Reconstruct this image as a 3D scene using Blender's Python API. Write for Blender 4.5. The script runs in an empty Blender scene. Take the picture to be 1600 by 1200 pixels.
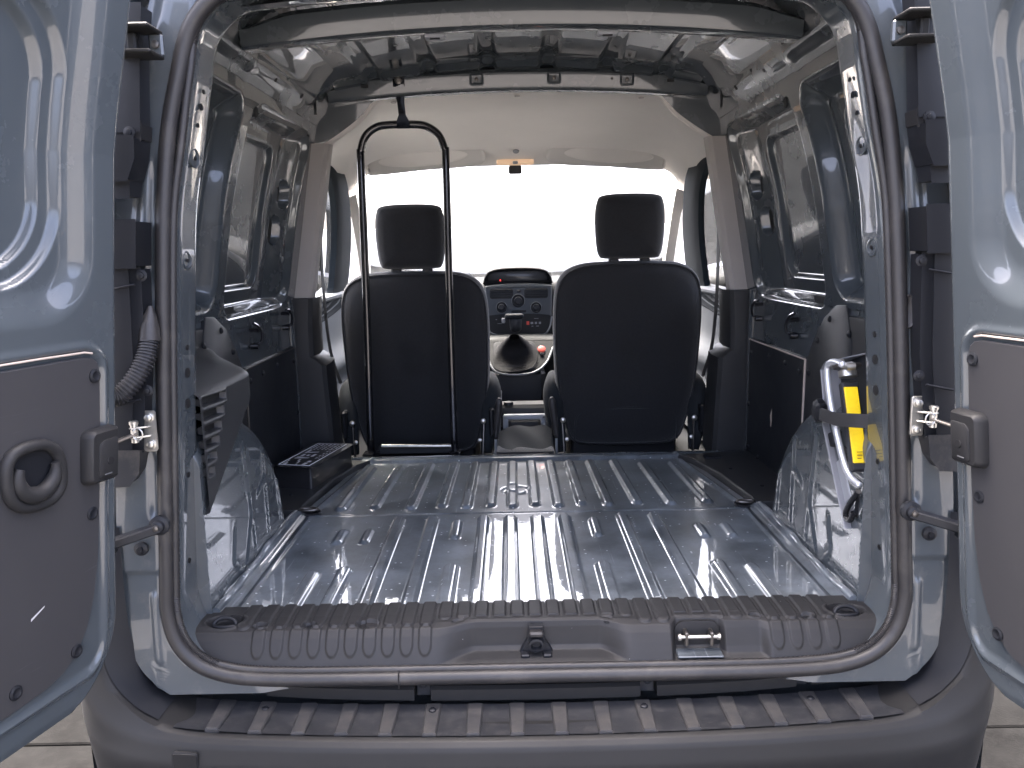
import bpy, math, random
import numpy as np
from mathutils import Matrix, Vector
random.seed(4)
S = bpy.context.scene
COL = S.collection
R = math.radians

# ---------------------------------------------------------------- camera
cam_d = bpy.data.cameras.new('camera')
cam_d.sensor_width = 36.0
cam_d.lens = 28.125
cam_d.clip_start = 0.02
cam_d.clip_end = 500.0
cam = bpy.data.objects.new('camera', cam_d)
COL.objects.link(cam)
S.camera = cam
pit, rol = R(9.54), R(1.1)
fwd = Vector((0, math.cos(pit), -math.sin(pit)))
up0 = Vector((0, math.sin(pit), math.cos(pit)))
r0 = Vector((1, 0, 0))
rx = r0 * math.cos(rol) - up0 * math.sin(rol)
ux = up0 * math.cos(rol) + r0 * math.sin(rol)
cam.matrix_world = Matrix(((rx.x, ux.x, -fwd.x, -0.035), (rx.y, ux.y, -fwd.y, 0.0), (rx.z, ux.z, -fwd.z, 0.68), (0, 0, 0, 1)))

# ---------------------------------------------------------------- sky, sun, exposure
SUN_EL, SUN_AZ = R(68), R(-25)        # azimuth clockwise from +Y: ahead of the van, to its left
W = bpy.data.worlds.new('World'); S.world = W; W.use_nodes = True
wn = W.node_tree.nodes; wl_ = W.node_tree.links
bg = wn['Background']; bg.inputs['Strength'].default_value = 0.15
sky = wn.new('ShaderNodeTexSky'); sky.sky_type = 'NISHITA'; sky.sun_disc = False
sky.sun_elevation = SUN_EL; sky.sun_rotation = SUN_AZ
sky.air_density = 0.3; sky.dust_density = 7.0; sky.ozone_density = 0.3
wl_.new(sky.outputs['Color'], bg.inputs['Color'])
sl = bpy.data.lights.new('sun', 'SUN'); sl.energy = 0.6; sl.angle = R(30); sl.color = (1, 0.96, 0.9)
sun = bpy.data.objects.new('sun', sl); COL.objects.link(sun)
sdir = Vector((math.sin(SUN_AZ) * math.cos(SUN_EL), math.cos(SUN_AZ) * math.cos(SUN_EL), math.sin(SUN_EL)))
sun.rotation_euler = (-sdir).to_track_quat('-Z', 'Y').to_euler()
sun.location = sdir * 20
S.view_settings.view_transform = 'Standard'; S.view_settings.look = 'None'
S.view_settings.exposure = 4.35; S.view_settings.gamma = 1.0
S.cycles.use_denoising = True
S.cycles.max_bounces = 8; S.cycles.diffuse_bounces = 5; S.cycles.glossy_bounces = 5; S.cycles.transparent_max_bounces = 12
S.cycles.caustics_reflective = False; S.cycles.caustics_refractive = False
S.cycles.sample_clamp_indirect = 6.0

# ---------------------------------------------------------------- materials
MATS = {}
def mat(name, col, rough=.5, metal=0., coat=0., var=None, bump=None, rvar=None, spec=.5, sheen=0., specks=None, tint=None, streak=None):
    m = bpy.data.materials.new(name); m.use_nodes = True
    nt = m.node_tree; N = nt.nodes; L = nt.links; b = N['Principled BSDF']
    b.inputs['Base Color'].default_value = (*col, 1); b.inputs['Roughness'].default_value = rough
    b.inputs['Metallic'].default_value = metal; b.inputs['Coat Weight'].default_value = coat
    b.inputs['Coat Roughness'].default_value = .025
    b.inputs['Specular IOR Level'].default_value = spec; b.inputs['Sheen Weight'].default_value = sheen
    tc = N.new('ShaderNodeTexCoord')
    geo = N.new('ShaderNodeNewGeometry')
    def noise(scale, det=4, rg=.6):
        n = N.new('ShaderNodeTexNoise'); n.inputs['Scale'].default_value = scale; n.inputs['Detail'].default_value = det
        n.inputs['Roughness'].default_value = rg
        L.new(geo.outputs['Position'], n.inputs['Vector']); return n.outputs['Fac']
    cur = None
    def mix(fac, a, bcol):
        x = N.new('ShaderNodeMix'); x.data_type = 'RGBA'
        L.new(fac, x.inputs['Factor'])
        if a is None: x.inputs['A'].default_value = (*col, 1)
        else: L.new(a, x.inputs['A'])
        x.inputs['B'].default_value = (*bcol, 1)
        return x.outputs['Result']
    def ramp(f, lo, hi, a=0., c=1.):
        r = N.new('ShaderNodeMapRange'); r.inputs['From Min'].default_value = lo; r.inputs['From Max'].default_value = hi
        r.inputs['To Min'].default_value = a; r.inputs['To Max'].default_value = c
        L.new(f, r.inputs['Value']); return r.outputs['Result']
    if var: cur = mix(ramp(noise(var[0]), .3, .7), cur, tuple(c * var[1] for c in col))
    if tint: cur = mix(ramp(noise(tint[0], 8, .7), tint[2], tint[3], 0, tint[4]), cur, tint[1])
    if streak:
        mp = N.new('ShaderNodeMapping'); mp.inputs['Scale'].default_value = streak[0]; L.new(geo.outputs['Position'], mp.inputs['Vector'])
        n_ = N.new('ShaderNodeTexNoise'); n_.inputs['Scale'].default_value = 1.0; n_.inputs['Detail'].default_value = 3; L.new(mp.outputs[0], n_.inputs['Vector'])
        cur = mix(ramp(n_.outputs['Fac'], streak[1], streak[1] + .06, 0, streak[2]), cur, streak[3])
    if specks:
        v = N.new('ShaderNodeTexVoronoi'); v.inputs['Scale'].default_value = specks[0]
        L.new(geo.outputs['Position'], v.inputs['Vector'])
        g = N.new('ShaderNodeMath'); g.operation = 'LESS_THAN'; L.new(v.outputs['Distance'], g.inputs[0]); g.inputs[1].default_value = specks[1]
        h = N.new('ShaderNodeSeparateColor'); L.new(v.outputs['Color'], h.inputs[0])
        k = N.new('ShaderNodeMath'); k.operation = 'GREATER_THAN'; L.new(h.outputs[0], k.inputs[0]); k.inputs[1].default_value = specks[2]
        q = N.new('ShaderNodeMath'); q.operation = 'MULTIPLY'; L.new(g.outputs[0], q.inputs[0]); L.new(k.outputs[0], q.inputs[1])
        cur = mix(q.outputs[0], cur, specks[3])
    if cur is not None: L.new(cur, b.inputs['Base Color'])
    if rvar: L.new(ramp(noise(rvar[0], 6), .35, .7, rough, rvar[1]), b.inputs['Roughness'])
    if bump:
        bp = N.new('ShaderNodeBump'); bp.inputs['Strength'].default_value = bump[1]; bp.inputs['Distance'].default_value = bump[2] if len(bump) > 2 else .001
        L.new(noise(bump[0], 3), bp.inputs['Height']); L.new(bp.outputs[0], b.inputs['Normal'])
        if coat: L.new(bp.outputs[0], b.inputs['Coat Normal'])
    MATS[name] = m
    return m
PAINT = (.066, .077, .085)
mat('body_paint', PAINT, .22, coat=1., spec=.3, rvar=(9, .30), var=(3, .93), bump=(5, .25, .0007))
mat('floor_paint_lit', PAINT, .28, coat=1., spec=.6, rvar=(14, .46), var=(6, .9), bump=(22, .25, .0006), tint=(7, (.23, .26, .285), .38, .70, .85), streak=((190, 5, 190), .66, .4, (.34, .36, .38)), specks=(80, .20, .86, (.55, .58, .6)))  # dusty pale tint also stands in for light reflected by the floor
mat('jamb_paint', tuple(c * .85 for c in PAINT), .38, coat=.8, rvar=(10, .5), var=(5, .9), bump=(7, .3, .001), tint=(26, (.16, .15, .13), .55, .8, .5))
mat('plastic_grey', (.0225, .0222, .0228), .5, spec=.3, var=(30, .9), bump=(900, .35, .0004), rvar=(12, .6), specks=(60, .05, .9, (.3, .3, .3)))
mat('plastic_bumper', (.015, .0148, .0148), .5, spec=.3, var=(8, .85), bump=(700, .35, .0004), rvar=(6, .58))
mat('step_plastic', (.014, .015, .018), .5, bump=(500, .4, .0004), rvar=(20, .7), tint=(30, (.07, .066, .062), .50, .76, .5))
mat('step_rib', (.026, .026, .028), .6, bump=(400, .4, .0004), tint=(30, (.062, .057, .051), .40, .70, .7))
mat('plastic_black', (.010, .011, .014), .48, spec=.35, bump=(600, .2, .0003), rvar=(15, .5))
mat('plastic_dusty', (.024, .025, .028), .5, bump=(300, .3, .0004), tint=(18, (.12, .105, .085), .48, .75, .6))
mat('trim_dark', (.024, .025, .027), .48, bump=(800, .3, .0004), var=(20, .9))
mat('hardboard', (.046, .045, .047), .48, spec=.3, streak=((9, 9, 240), .70, .25, (.12, .12, .125)), specks=(45, .06, .93, (.16, .16, .16)), bump=(600, .2, .0003), var=(12, .95), rvar=(5, .52))
mat('wall_board', (.010, .012, .016), .42, bump=(500, .2, .0003), rvar=(9, .5))
mat('rubber', (.019, .018, .0185), .48, bump=(260, .25, .0004), tint=(12, (.075, .068, .06), .5, .8, .6))
mat('rubber_ribbed', (.020, .020, .023), .5, tint=(40, (.1, .1, .1), .5, .8, .4))
mat('fabric', (.0125, .0135, .017), .85, sheen=.25, bump=(900, .8, .0010), var=(180, .55))
mat('fabric_side', (.022, .025, .028), .9, spec=.2, sheen=.05, bump=(1200, .5, .0006))
mat('headliner', (.70, .675, .64), .9, bump=(900, .4, .0005), var=(5, .95))
mat('visor', (.54, .525, .50), .75, bump=(500, .2, .0004))
mat('lever_grey', (.03, .028, .028), .5)
mat('trim_taupe', (.37, .345, .325), .55, bump=(900, .3, .0004), var=(7, .94))
mat('door_card', (.16, .17, .18), .6, bump=(700, .3, .0005))
mat('tube_black', (.008, .008, .010), .22, coat=.5)
mat('frame_black', (.010, .014, .018), .7, spec=.12, bump=(500, .2, .0003))
mat('leather_black', (.005, .005, .006), .6, spec=.12, bump=(160, .6, .002))
mat('zinc', (.62, .60, .55), .36, metal=.9, var=(60, .75), bump=(200, .2, .0003))
mat('steel_dark', (.14, .13, .12), .35, metal=.8)
mat('steel_paint', (.55, .57, .6), .3, metal=.55)
mat('yellow_paint', (.80, .56, .012), .38, var=(120, .88))
mat('white_plastic', (.33, .345, .37), .5)
mat('grey_plastic_light', (.20, .205, .22), .45)
mat('webbing', (.02, .02, .022), .8, bump=(900, .6, .0008))
mat('belt', (.045, .045, .045), .7, bump=(1200, .4, .0005))
mat('dash', (.014, .015, .017), .7, spec=.15, bump=(500, .5, .0006))
mat('fascia', (.075, .082, .09), .55, spec=.2)
mat('console_grey', (.011, .012, .013), .6, spec=.15)
mat('silver_trim', (.17, .175, .18), .4, metal=.5)
mat('print_white', (.82, .82, .84), .45)
mat('print_black', (.016, .016, .018), .35, coat=.3)
mat('red_mark', (.55, .06, .04), .5)
mat('dark_hole', (.004, .004, .005), .7)
mat('raw_mark', (.50, .42, .36), .7)
mat('scratch', (.55, .55, .56), .6)
mat('backdrop_white', (.86, .86, .85), .8, bump=(40, .2, .002))
mat('concrete', (.22, .22, .215), .9, spec=.05, bump=(40, .2, .002))
mat('paver', (.0095, .0095, .0092), .9, spec=.04, var=(14, .55), tint=(50, (.016, .0155, .015), .5, .8, .6), bump=(120, .5, .002))
mat('ground', (.13, .128, .124), .9, spec=.05, bump=(60, .5, .003))
mat('tyre', (.02, .02, .02), .7, bump=(80, .3))
mat('alloy', (.4, .4, .42), .4, metal=.7)
def emis(name, col, st):
    m = bpy.data.materials.new(name); m.use_nodes = True; b = m.node_tree.nodes['Principled BSDF']
    b.inputs['Base Color'].default_value = (*col, 1); b.inputs['Emission Color'].default_value = (*col, 1); b.inputs['Emission Strength'].default_value = st
    MATS[name] = m
emis('lamp_amber', (.8, .55, .36), .018)
emis('led_red', (1, .05, .05), .12)
gm = bpy.data.materials.new('glass'); gm.use_nodes = True; MATS['glass'] = gm
_n = gm.node_tree.nodes; _l = gm.node_tree.links; _n.clear()
_o = _n.new('ShaderNodeOutputMaterial'); _t = _n.new('ShaderNodeBsdfTransparent'); _g = _n.new('ShaderNodeBsdfGlossy'); _m = _n.new('ShaderNodeMixShader'); _f = _n.new('ShaderNodeFresnel')
_t.inputs['Color'].default_value = (.94, .97, .96, 1); _g.inputs['Roughness'].default_value = .02; _f.inputs['IOR'].default_value = 1.35
_l.new(_f.outputs[0], _m.inputs[0]); _l.new(_t.outputs[0], _m.inputs[1]); _l.new(_g.outputs[0], _m.inputs[2]); _l.new(_m.outputs[0], _o.inputs[0])

# ---------------------------------------------------------------- helpers
WL = {}
def wloc(o): return WL.get(o.name, np.zeros(3)) if o else np.zeros(3)
def tag(o, label=None, cat=None, group=None, kind=None):
    if label: o['label'] = label
    if cat: o['category'] = cat
    if group: o['group'] = group
    if kind: o['kind'] = kind
    return o
def empty(name, loc, parent=None):
    o = bpy.data.objects.new(name, None); COL.objects.link(o); o.empty_display_size = .05
    WL[o.name] = np.array(loc, float)
    if parent: o.parent = parent
    o.location = tuple(np.array(loc, float) - wloc(parent)); return o
def mk(name, V, F, m, parent=None, ang=40):
    V = np.asarray(V, float); c = (V.min(0) + V.max(0)) / 2
    me = bpy.data.meshes.new(name); me.from_pydata((V - c).tolist(), [], F); me.validate()
    me.materials.append(MATS[m] if isinstance(m, str) else m)
    if ang:
        me.shade_smooth()
        if ang < 180: me.set_sharp_from_angle(angle=R(ang))
    o = bpy.data.objects.new(name, me); COL.objects.link(o); WL[o.name] = c
    if parent: o.parent = parent
    o.location = tuple(c - wloc(parent)); return o
def dupe(src, parent, loc, name=None):
    o = src.copy(); o.name = name or src.name; COL.objects.link(o); o.parent = parent
    WL[o.name] = np.array(loc, float); o.location = tuple(np.array(loc, float) - wloc(parent)); return o
def ss(a, b, x):
    t = np.clip((x - a) / (b - a), 0, 1); return t * t * (3 - 2 * t)
def rr(x, y, x0, x1, y0, y1, r):
    cx, cy, hx, hy = (x0 + x1) / 2, (y0 + y1) / 2, (x1 - x0) / 2, (y1 - y0) / 2
    qx = np.abs(x - cx) - hx + r; qy = np.abs(y - cy) - hy + r
    return np.hypot(np.maximum(qx, 0), np.maximum(qy, 0)) + np.minimum(np.maximum(qx, qy), 0) - r
def gridfaces(nu, nv, flip=False, cu=False, keep=None):
    F = []
    for i in range(nu if cu else nu - 1):
        a = i * nv; b = ((i + 1) % nu) * nv
        for j in range(nv - 1):
            if keep is not None and not keep[i, j]: continue
            q = (a + j, b + j, b + j + 1, a + j + 1)
            F.append(q[::-1] if flip else q)
    return F
def grid(name, U, Vv, fn, m, parent=None, flip=False, keep=None, ang=40):
    u, v = np.meshgrid(U, Vv, indexing='ij')
    P = np.stack([np.broadcast_to(a, u.shape) for a in fn(u, v)], -1).reshape(-1, 3)
    kp = None
    if keep is not None:
        uc = (u[:-1, :-1] + u[1:, 1:]) / 2; vc = (v[:-1, :-1] + v[1:, 1:]) / 2; kp = keep(uc, vc)
    return mk(name, P, gridfaces(len(U), len(Vv), flip, keep=kp), m, parent, ang)
def lin(a, b, n): return np.linspace(a, b, n)
def frame_from(d):
    d = np.array(d, float); d /= np.linalg.norm(d)
    h = np.array([0, 0, 1.]) if abs(d[2]) < .9 else np.array([1., 0, 0])
    a = np.cross(h, d); a /= np.linalg.norm(a); return a, np.cross(d, a), d
def cr(pts, n=8, closed=False):
    P = np.array(pts, float); out = []; N = len(P)
    rng = range(N if closed else N - 1)
    for i in rng:
        p1, p2 = P[i], P[(i + 1) % N]
        p0 = P[i - 1] if (closed or i > 0) else 2 * p1 - p2
        p3 = P[(i + 2) % N] if (closed or i + 2 < N) else 2 * p2 - p1
        for k in range(n):
            t = k / n
            out.append(.5 * ((2 * p1) + (p2 - p0) * t + (2 * p0 - 5 * p1 + 4 * p2 - p3) * t * t + (3 * p1 - p0 - 3 * p2 + p3) * t ** 3))
    if not closed: out.append(P[-1])
    return np.array(out)
def tube_vf(P, r, closed=False, seg=12, sc=(1, 1)):
    P = np.array(P, float); n = len(P); rr_ = np.broadcast_to(r, n)
    T = np.array([(P[(i + 1) % n] - P[i - 1]) if closed or 0 < i < n - 1 else (P[1] - P[0] if i == 0 else P[-1] - P[-2]) for i in range(n)])
    T /= np.linalg.norm(T, axis=1)[:, None]
    a, b, _ = frame_from(T[0]); V = []
    for i in range(n):
        a = a - T[i] * (a @ T[i]); a /= np.linalg.norm(a); b = np.cross(T[i], a)
        for k in range(seg):
            t = 2 * math.pi * k / seg
            V.append(P[i] + rr_[i] * (a * math.cos(t) * sc[0] + b * math.sin(t) * sc[1]))
    F = []
    for i in range(n if closed else n - 1):
        for k in range(seg):
            j = (i + 1) % n
            F.append((i * seg + k, i * seg + (k + 1) % seg, j * seg + (k + 1) % seg, j * seg + k))
    if not closed:
        F.append(tuple(range(seg))[::-1]); F.append(tuple((n - 1) * seg + k for k in range(seg)))
    return V, F
def tube(name, P, r, m, parent=None, closed=False, seg=12, ang=50, sc=(1, 1)):
    V, F = tube_vf(P, r, closed, seg, sc); return mk(name, V, F, m, parent, ang)
def lathe_vf(prof, loc, axis, seg=20):
    a, b, d = frame_from(axis); V = []; loc = np.array(loc, float)
    for (rad, h) in prof:
        for k in range(seg):
            t = 2 * math.pi * k / seg; V.append(loc + d * h + (a * math.cos(t) + b * math.sin(t)) * rad)
    n = len(prof); F = []
    for i in range(n - 1):
        for k in range(seg): F.append((i * seg + k, i * seg + (k + 1) % seg, (i + 1) * seg + (k + 1) % seg, (i + 1) * seg + k))
    F.append(tuple(range(seg))[::-1]); F.append(tuple((n - 1) * seg + k for k in range(seg))); return V, F
def lathe(name, prof, loc, axis, m, parent=None, seg=20, ang=40):
    V, F = lathe_vf(prof, loc, axis, seg); return mk(name, V, F, m, parent, ang)
def box_vf(c, s, bev=.003, ax=None):
    """bevelled box: chamfered on all edges; ax = 3 axis vectors"""
    h = np.array(s, float) / 2; b = min(bev, h.min() * .6); V = []; idx = {}
    for sx in (-1, 1):
        for sy in (-1, 1):
            for sz in (-1, 1):
                for k in range(3):
                    p = [sx * (h[0] - b), sy * (h[1] - b), sz * (h[2] - b)]; p[k] = (sx, sy, sz)[k] * h[k]
                    idx[(sx, sy, sz, k)] = len(V); V.append(p)
    F = []
    for k in range(3):
        for sg in (-1, 1):
            i, j = (k + 1) % 3, (k + 2) % 3; q = []
            for (a, d) in ((-1, -1), (1, -1), (1, 1), (-1, 1)):
                s3 = [0, 0, 0]; s3[k] = sg; s3[i] = a; s3[j] = d; q.append(idx[(*s3, k)])
            F.append(tuple(q if sg > 0 else q[::-1]))
    for k in range(3):
        i, j = (k + 1) % 3, (k + 2) % 3
        for a in (-1, 1):
            for d in (-1, 1):
                def g(e, f):
                    s3 = [0, 0, 0]; s3[k] = e; s3[i] = a; s3[j] = d; return idx[(*s3, f)]
                q = (g(-1, i), g(1, i), g(1, j), g(-1, j)); F.append(q if a * d < 0 else q[::-1])
    for sx in (-1, 1):
        for sy in (-1, 1):
            for sz in (-1, 1):
                q = tuple(idx[(sx, sy, sz, k)] for k in range(3)); F.append(q if sx * sy * sz > 0 else q[::-1])
    V = np.array(V)
    if ax is not None: V = V @ np.array(ax, float)
    return V + np.array(c, float), F
def box(name, c, s, m, parent=None, bev=.003, ax=None, ang=30):
    V, F = box_vf(c, s, bev, ax); return mk(name, V, F, m, parent, ang)
def bar(name, p, q, w, h, m, parent=None, bev=.002):
    p = np.array(p, float); q = np.array(q, float); d = q - p; l = np.linalg.norm(d); d /= l
    a, b, _ = frame_from(d); return box(name, (p + q) / 2, (w, h, l), m, parent, bev, (a, b, d))
def join(*vfs):
    V = []; F = []
    for v, f in vfs:
        o = len(V); V += [tuple(x) for x in v]; F += [tuple(i + o for i in q) for q in f]
    return V, F
def outline_rr(x0, x1, y0, y1, r, n=6):
    P = []
    rs = r if isinstance(r, (tuple, list)) else (r,) * 4
    for (cx, cy, a, q) in ((x1 - rs[0], y1 - rs[0], 0, rs[0]), (x0 + rs[1], y1 - rs[1], 90, rs[1]), (x0 + rs[2], y0 + rs[2], 180, rs[2]), (x1 - rs[3], y0 + rs[3], 270, rs[3])):
        for k in range(n + 1):
            t = R(a + 90 * k / n); P.append((cx + q * math.cos(t), cy + q * math.sin(t)))
    return P
def inset(P, d):
    P = np.array(P, float); n = len(P); out = []
    for i in range(n):
        t = P[(i + 1) % n] - P[i - 1]; t /= (np.linalg.norm(t) + 1e-9)
        out.append(P[i] + d * np.array([-t[1], t[0]]))
    return np.array(out)
def pillow_vf(P, prof, f3, caps=(True, True), center=None):
    """outline P (ccw 2D) lofted through prof [(inset, depth)], mapped by f3(x,y,depth)"""
    V = []; n = len(P); k = len(prof)
    for (o, d) in prof:
        Q = inset(P, o) if abs(o) < .9 else np.array(P)
        for (x, y) in Q: V.append(f3(x, y, d))
    F = []
    for i in range(k - 1):
        for j in range(n): F.append((i * n + j, i * n + (j + 1) % n, (i + 1) * n + (j + 1) % n, (i + 1) * n + j))
    if caps[0]: F.append(tuple(range(n))[::-1])
    if caps[1]: F.append(tuple((k - 1) * n + j for j in range(n)))
    return V, F
def pillow(name, P, prof, f3, m, parent=None, ang=40):
    V, F = pillow_vf(P, prof, f3); return mk(name, V, F, m, parent, ang)
def soft_vf(P, rings, f3):
    """soft body: outline scaled about centroid; rings [(scale, depth)], poles closed to a point fan"""
    P = np.array(P, float); c = P.mean(0); V = []; n = len(P)
    for (s, d) in rings:
        for (x, y) in c + (P - c) * s: V.append(f3(x, y, d))
    F = []
    for i in range(len(rings) - 1):
        for j in range(n): F.append((i * n + j, i * n + (j + 1) % n, (i + 1) * n + (j + 1) % n, (i + 1) * n + j))
    F.append(tuple(range(n))[::-1]); F.append(tuple((len(rings) - 1) * n + j for j in range(n)))
    return V, F

GZ = -.60                                    # street level below the cargo floor (z = 0)
# ---------------------------------------------------------------- setting: ground, slabs, added white backdrop
ground = mk('ground', [(-300, -300, GZ - .03), (300, -300, GZ - .03), (300, 300, GZ - .03), (-300, 300, GZ - .03)], [(0, 1, 2, 3)], 'ground', ang=0)
tag(ground, kind='structure')
sV, sF = box_vf((0, 0, 0), (.592, .292, .04), .004)
slab0 = None
for i in range(-3, 4):
    for j in range(-1, 7):
        loc = (i * .6 + .3 * (j % 2) + .12, .3 + j * .3, GZ - .02 + random.uniform(-.001, .001))
        if slab0 is None:
            slab0 = mk('paving_slab', sV + np.array(loc), sF, 'paver', ground, 30)
        else: dupe(slab0, ground, loc)
fc_ = mk('added_apron', [(-60, 5.2, GZ + .004), (60, 5.2, GZ + .004), (60, 300, GZ + .004), (-60, 300, GZ + .004)], [(0, 1, 2, 3)], 'concrete', ang=0)  # pale ground sheet added so the windscreen view clips to white
tag(fc_, kind='structure')
backdrop_obj = box('white_backdrop', (0, 15.1, GZ + .85), (40, .2, 1.7), 'backdrop_white', None, .01)  # backdrop added to keep the windscreen view white and hide the horizon
tag(backdrop_obj, 'plain white backdrop added beyond the windscreen', 'backdrop')

# ---------------------------------------------------------------- the van
van = empty('van', (0, 2.2, GZ))
tag(van, 'blue-grey panel van with open rear doors and bare metal cargo floor', 'van')
def xw(z): return np.where(z > .53, .74 - .175 * (z - .53), .745 - .01 * (.53 - z))

# ---- cargo floor
def wfl(y): return np.where(y < 2.02, .615, .605 - (y - 2.02) * .14)
RIB_F = [-.505, -.415, -.316, -.234, -.165, -.10, -.040, .022, .085, .15, .22, .30, .39, .49]
RIB_R = [-.33, -.245, -.114, -.045, .022, .092, .24, .322]
def ribh(x, y, cx, y0, y1, w=.017):
    d = rr(x, y, cx - w, cx + w, y0, y1, w * .95)
    return 1 - ss(-.009, .0, d)
def floor_fn(u, y):
    x = u * wfl(y); z = np.zeros_like(x)
    for k, c in enumerate(RIB_F):
        z += .009 * ribh(x, y, c * (1 - .04 * (y - 2.02) / .5), 2.055 + .012 * (k % 2), 2.525 - .035 * (abs(c) > .38))
    for c in RIB_R: z += .009 * ribh(x, y, c, 1.40, 1.985)
    for c in (-.18, .165): z += .008 * ribh(x, y, c, 1.82, 1.955, .015)
    for c in (-.175, .155): z += .008 * ribh(x, y, c, 1.40, 1.665, .019)
    for c in (-.405, -.47, .405, .47): z += .008 * ribh(x, y, c, 1.40, 1.66 - .02 * (abs(c) > .45), .017); z += .007 * ribh(x, y, c + .012, 1.80, 1.90, .014)
    dd = np.hypot(x + .03, y - 2.22); z -= .006 * np.exp(-((dd - .036) / .006) ** 2)
    z += .004 * np.exp(-((y - 2.015) / .005) ** 2) - .003 * ss(2.0, 2.03, y)
    e = wfl(y) - np.abs(x)
    z += .012 * (1 - ss(.0, .03, e)) * (y < 2.03) + .003 * np.exp(-((e - .045) / .005) ** 2) * (y < 2.03)
    z += .006 * np.exp(-((e - .03) / .007) ** 2) * (y > 2.03)
    z += .012 * ss(2.532, 2.545, y)
    return x, y, z
Yf = np.concatenate([lin(1.43, 1.99, 120), lin(1.993, 2.06, 30), lin(2.065, 2.5, 70), lin(2.504, 2.562, 24)])
fl = grid('cargo_floor', lin(-1, 1, 420), Yf, floor_fn, 'floor_paint_lit', van)
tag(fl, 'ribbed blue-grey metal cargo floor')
box('floor_front_wall', (0, 2.575, -.06), (1.46, .02, .14), 'body_paint', van, .004)
for s in (-1, 1):
    # cover strips beside the floor, ahead of the wheel arches
    P = [(.50, 2.52), (.66, 2.555), (.742, 2.555), (.742, 2.02), (.60, 2.02), (.60, 2.07), (.575, 2.30), (.53, 2.47)]
    P = [(s * a, b) for a, b in P];  P = P if s < 0 else P[::-1]
    fc = pillow('floor_cover', P, [(0, -.03), (0, .010), (.004, .014)], lambda x, y, d: (x, y, d), 'trim_dark', van)
    box('cover_handle', (s * .60, 2.475, .017), (.055, .03, .008), 'plastic_black', fc, .003)
    for q in ((.66, 2.16), (.62, 2.34)): lathe('cover_clip', [(.006, 0), (.006, .002), (.004, .003)], (s * q[0], q[1], .014), (0, 0, 1), 'plastic_black', fc, 10)
    for (a, b) in ((.578, 2.035),):
        rg = tube('tie_down_ring', [(s * a + .022 * math.cos(t), b + .009 * math.sin(t), .012) for t in lin(0, 2 * math.pi, 17)[:-1]], .0045, 'steel_dark', fl, True, 8)
        lathe('ring_cup', [(.03, 0), (.03, .004), (.02, .003)], (s * a, b, .002), (0, 0, 1), 'plastic_black', fl, 18)

# ---- wheel arches
AR, AY, AZ = .41, 1.56, -.05
def arch(s):
    prof = [(0.0, .612)] + [(k * .365 / 44, .612) for k in range(1, 45)]
    for k in range(1, 9):
        t = k / 8 * math.pi / 2; prof.append((.365 + .045 * math.sin(t), .612 + .045 * (1 - math.cos(t))))
    prof += [(AR, .70), (AR, .76)]
    TH = lin(R(-2), R(184), 160); segs = [((1.90, .03), (1.875, .20)), ((1.80, .04), (1.79, .29)), ((1.79, .17), (1.74, .15)), ((1.70, .04), (1.665, .275)), ((1.69, .13), (1.635, .03)), ((1.58, .12), (1.56, .06)), ((1.56, .06), (1.63, .0))]
    V = []
    for th in TH:
        for k, (r_, x) in enumerate(prof):
            y = AY + r_ * math.cos(th); z = AZ + r_ * math.sin(th); h = 0
            if k < 46:
                for (a, b) in segs:
                    ay, az = a; by, bz = b; L2 = (by - ay) ** 2 + (bz - az) ** 2
                    t = max(0, min(1, ((y - ay) * (by - ay) + (z - az) * (bz - az)) / L2))
                    d = math.hypot(y - ay - t * (by - ay), z - az - t * (bz - az)); h = max(h, .0045 * math.exp(-(d / .006) ** 2))
            V.append((s * (x - h), max(y, 1.425), max(z, -.01)))
    F = gridfaces(len(TH), len(prof), s < 0)
    return mk('wheel_arch', V, F, 'body_paint', van, 180)
for s in (-1, 1):
    a = arch(s)
    # flange with sealer bead where the arch meets the floor
    fy = lin(1.43, 2.0, 60)
    P = [(s * (.607 - .004 * math.sin(9 * y)), y, .012 + .004 * math.sin(40 * y) * .4) for y in fy]
    tube('sealer_bead', P, [.007 + .002 * abs(math.sin(31 * y)) for y in fy], 'floor_paint_lit', a, seg=8)
    grid('arch_flange', lin(1.43, 2.02, 40), lin(0, 1, 8), lambda y, v, s=s: (s * (.578 + .035 * v), y, .004 + .012 * ss(.2, .9, v) + .003 * np.exp(-((v - .25) / .1) ** 2)), 'floor_paint_lit', a, s < 0)

# ---- side walls with pressed window panels
def wall_rec(y, z):
    q = np.clip((z - .74) / .33, 0, 1.3); yb = y - .10 * q ** 2 + .02 * (z < .62) * 0
    near = rr(yb, z, 1.36, 1.905, .545, 1.055, .07); far = rr(yb, z, 1.955, 2.545, .515, 1.055, .075)
    d1 = .045 * (1 - ss(-.05, .0, near)) ; d2 = .046 * (1 - ss(-.040, .0, far)) * (1 - .62 * ss(2.36, 2.52, yb))
    in1 = rr(yb, z, 1.42, 1.80, .62, .98, .05); in2 = rr(yb, z, 1.985, 2.345, .585, .985, .055)
    d1 += .016 * (1 - ss(-.014, 0, in1)); d2 += .014 * (1 - ss(-.016, 0, in2))
    for (cy, cz) in ((2.468, .855), (2.432, .75)):
        o = rr(y, z, cy - .030, cy + .030, cz - .042, cz + .042, .03); d2 += .03 * (1 - ss(-.004, .002, o))
    d = d1 + d2
    rib = np.exp(-((z - .525) / .01) ** 2) * .004
    return d - rib * 0
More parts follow.
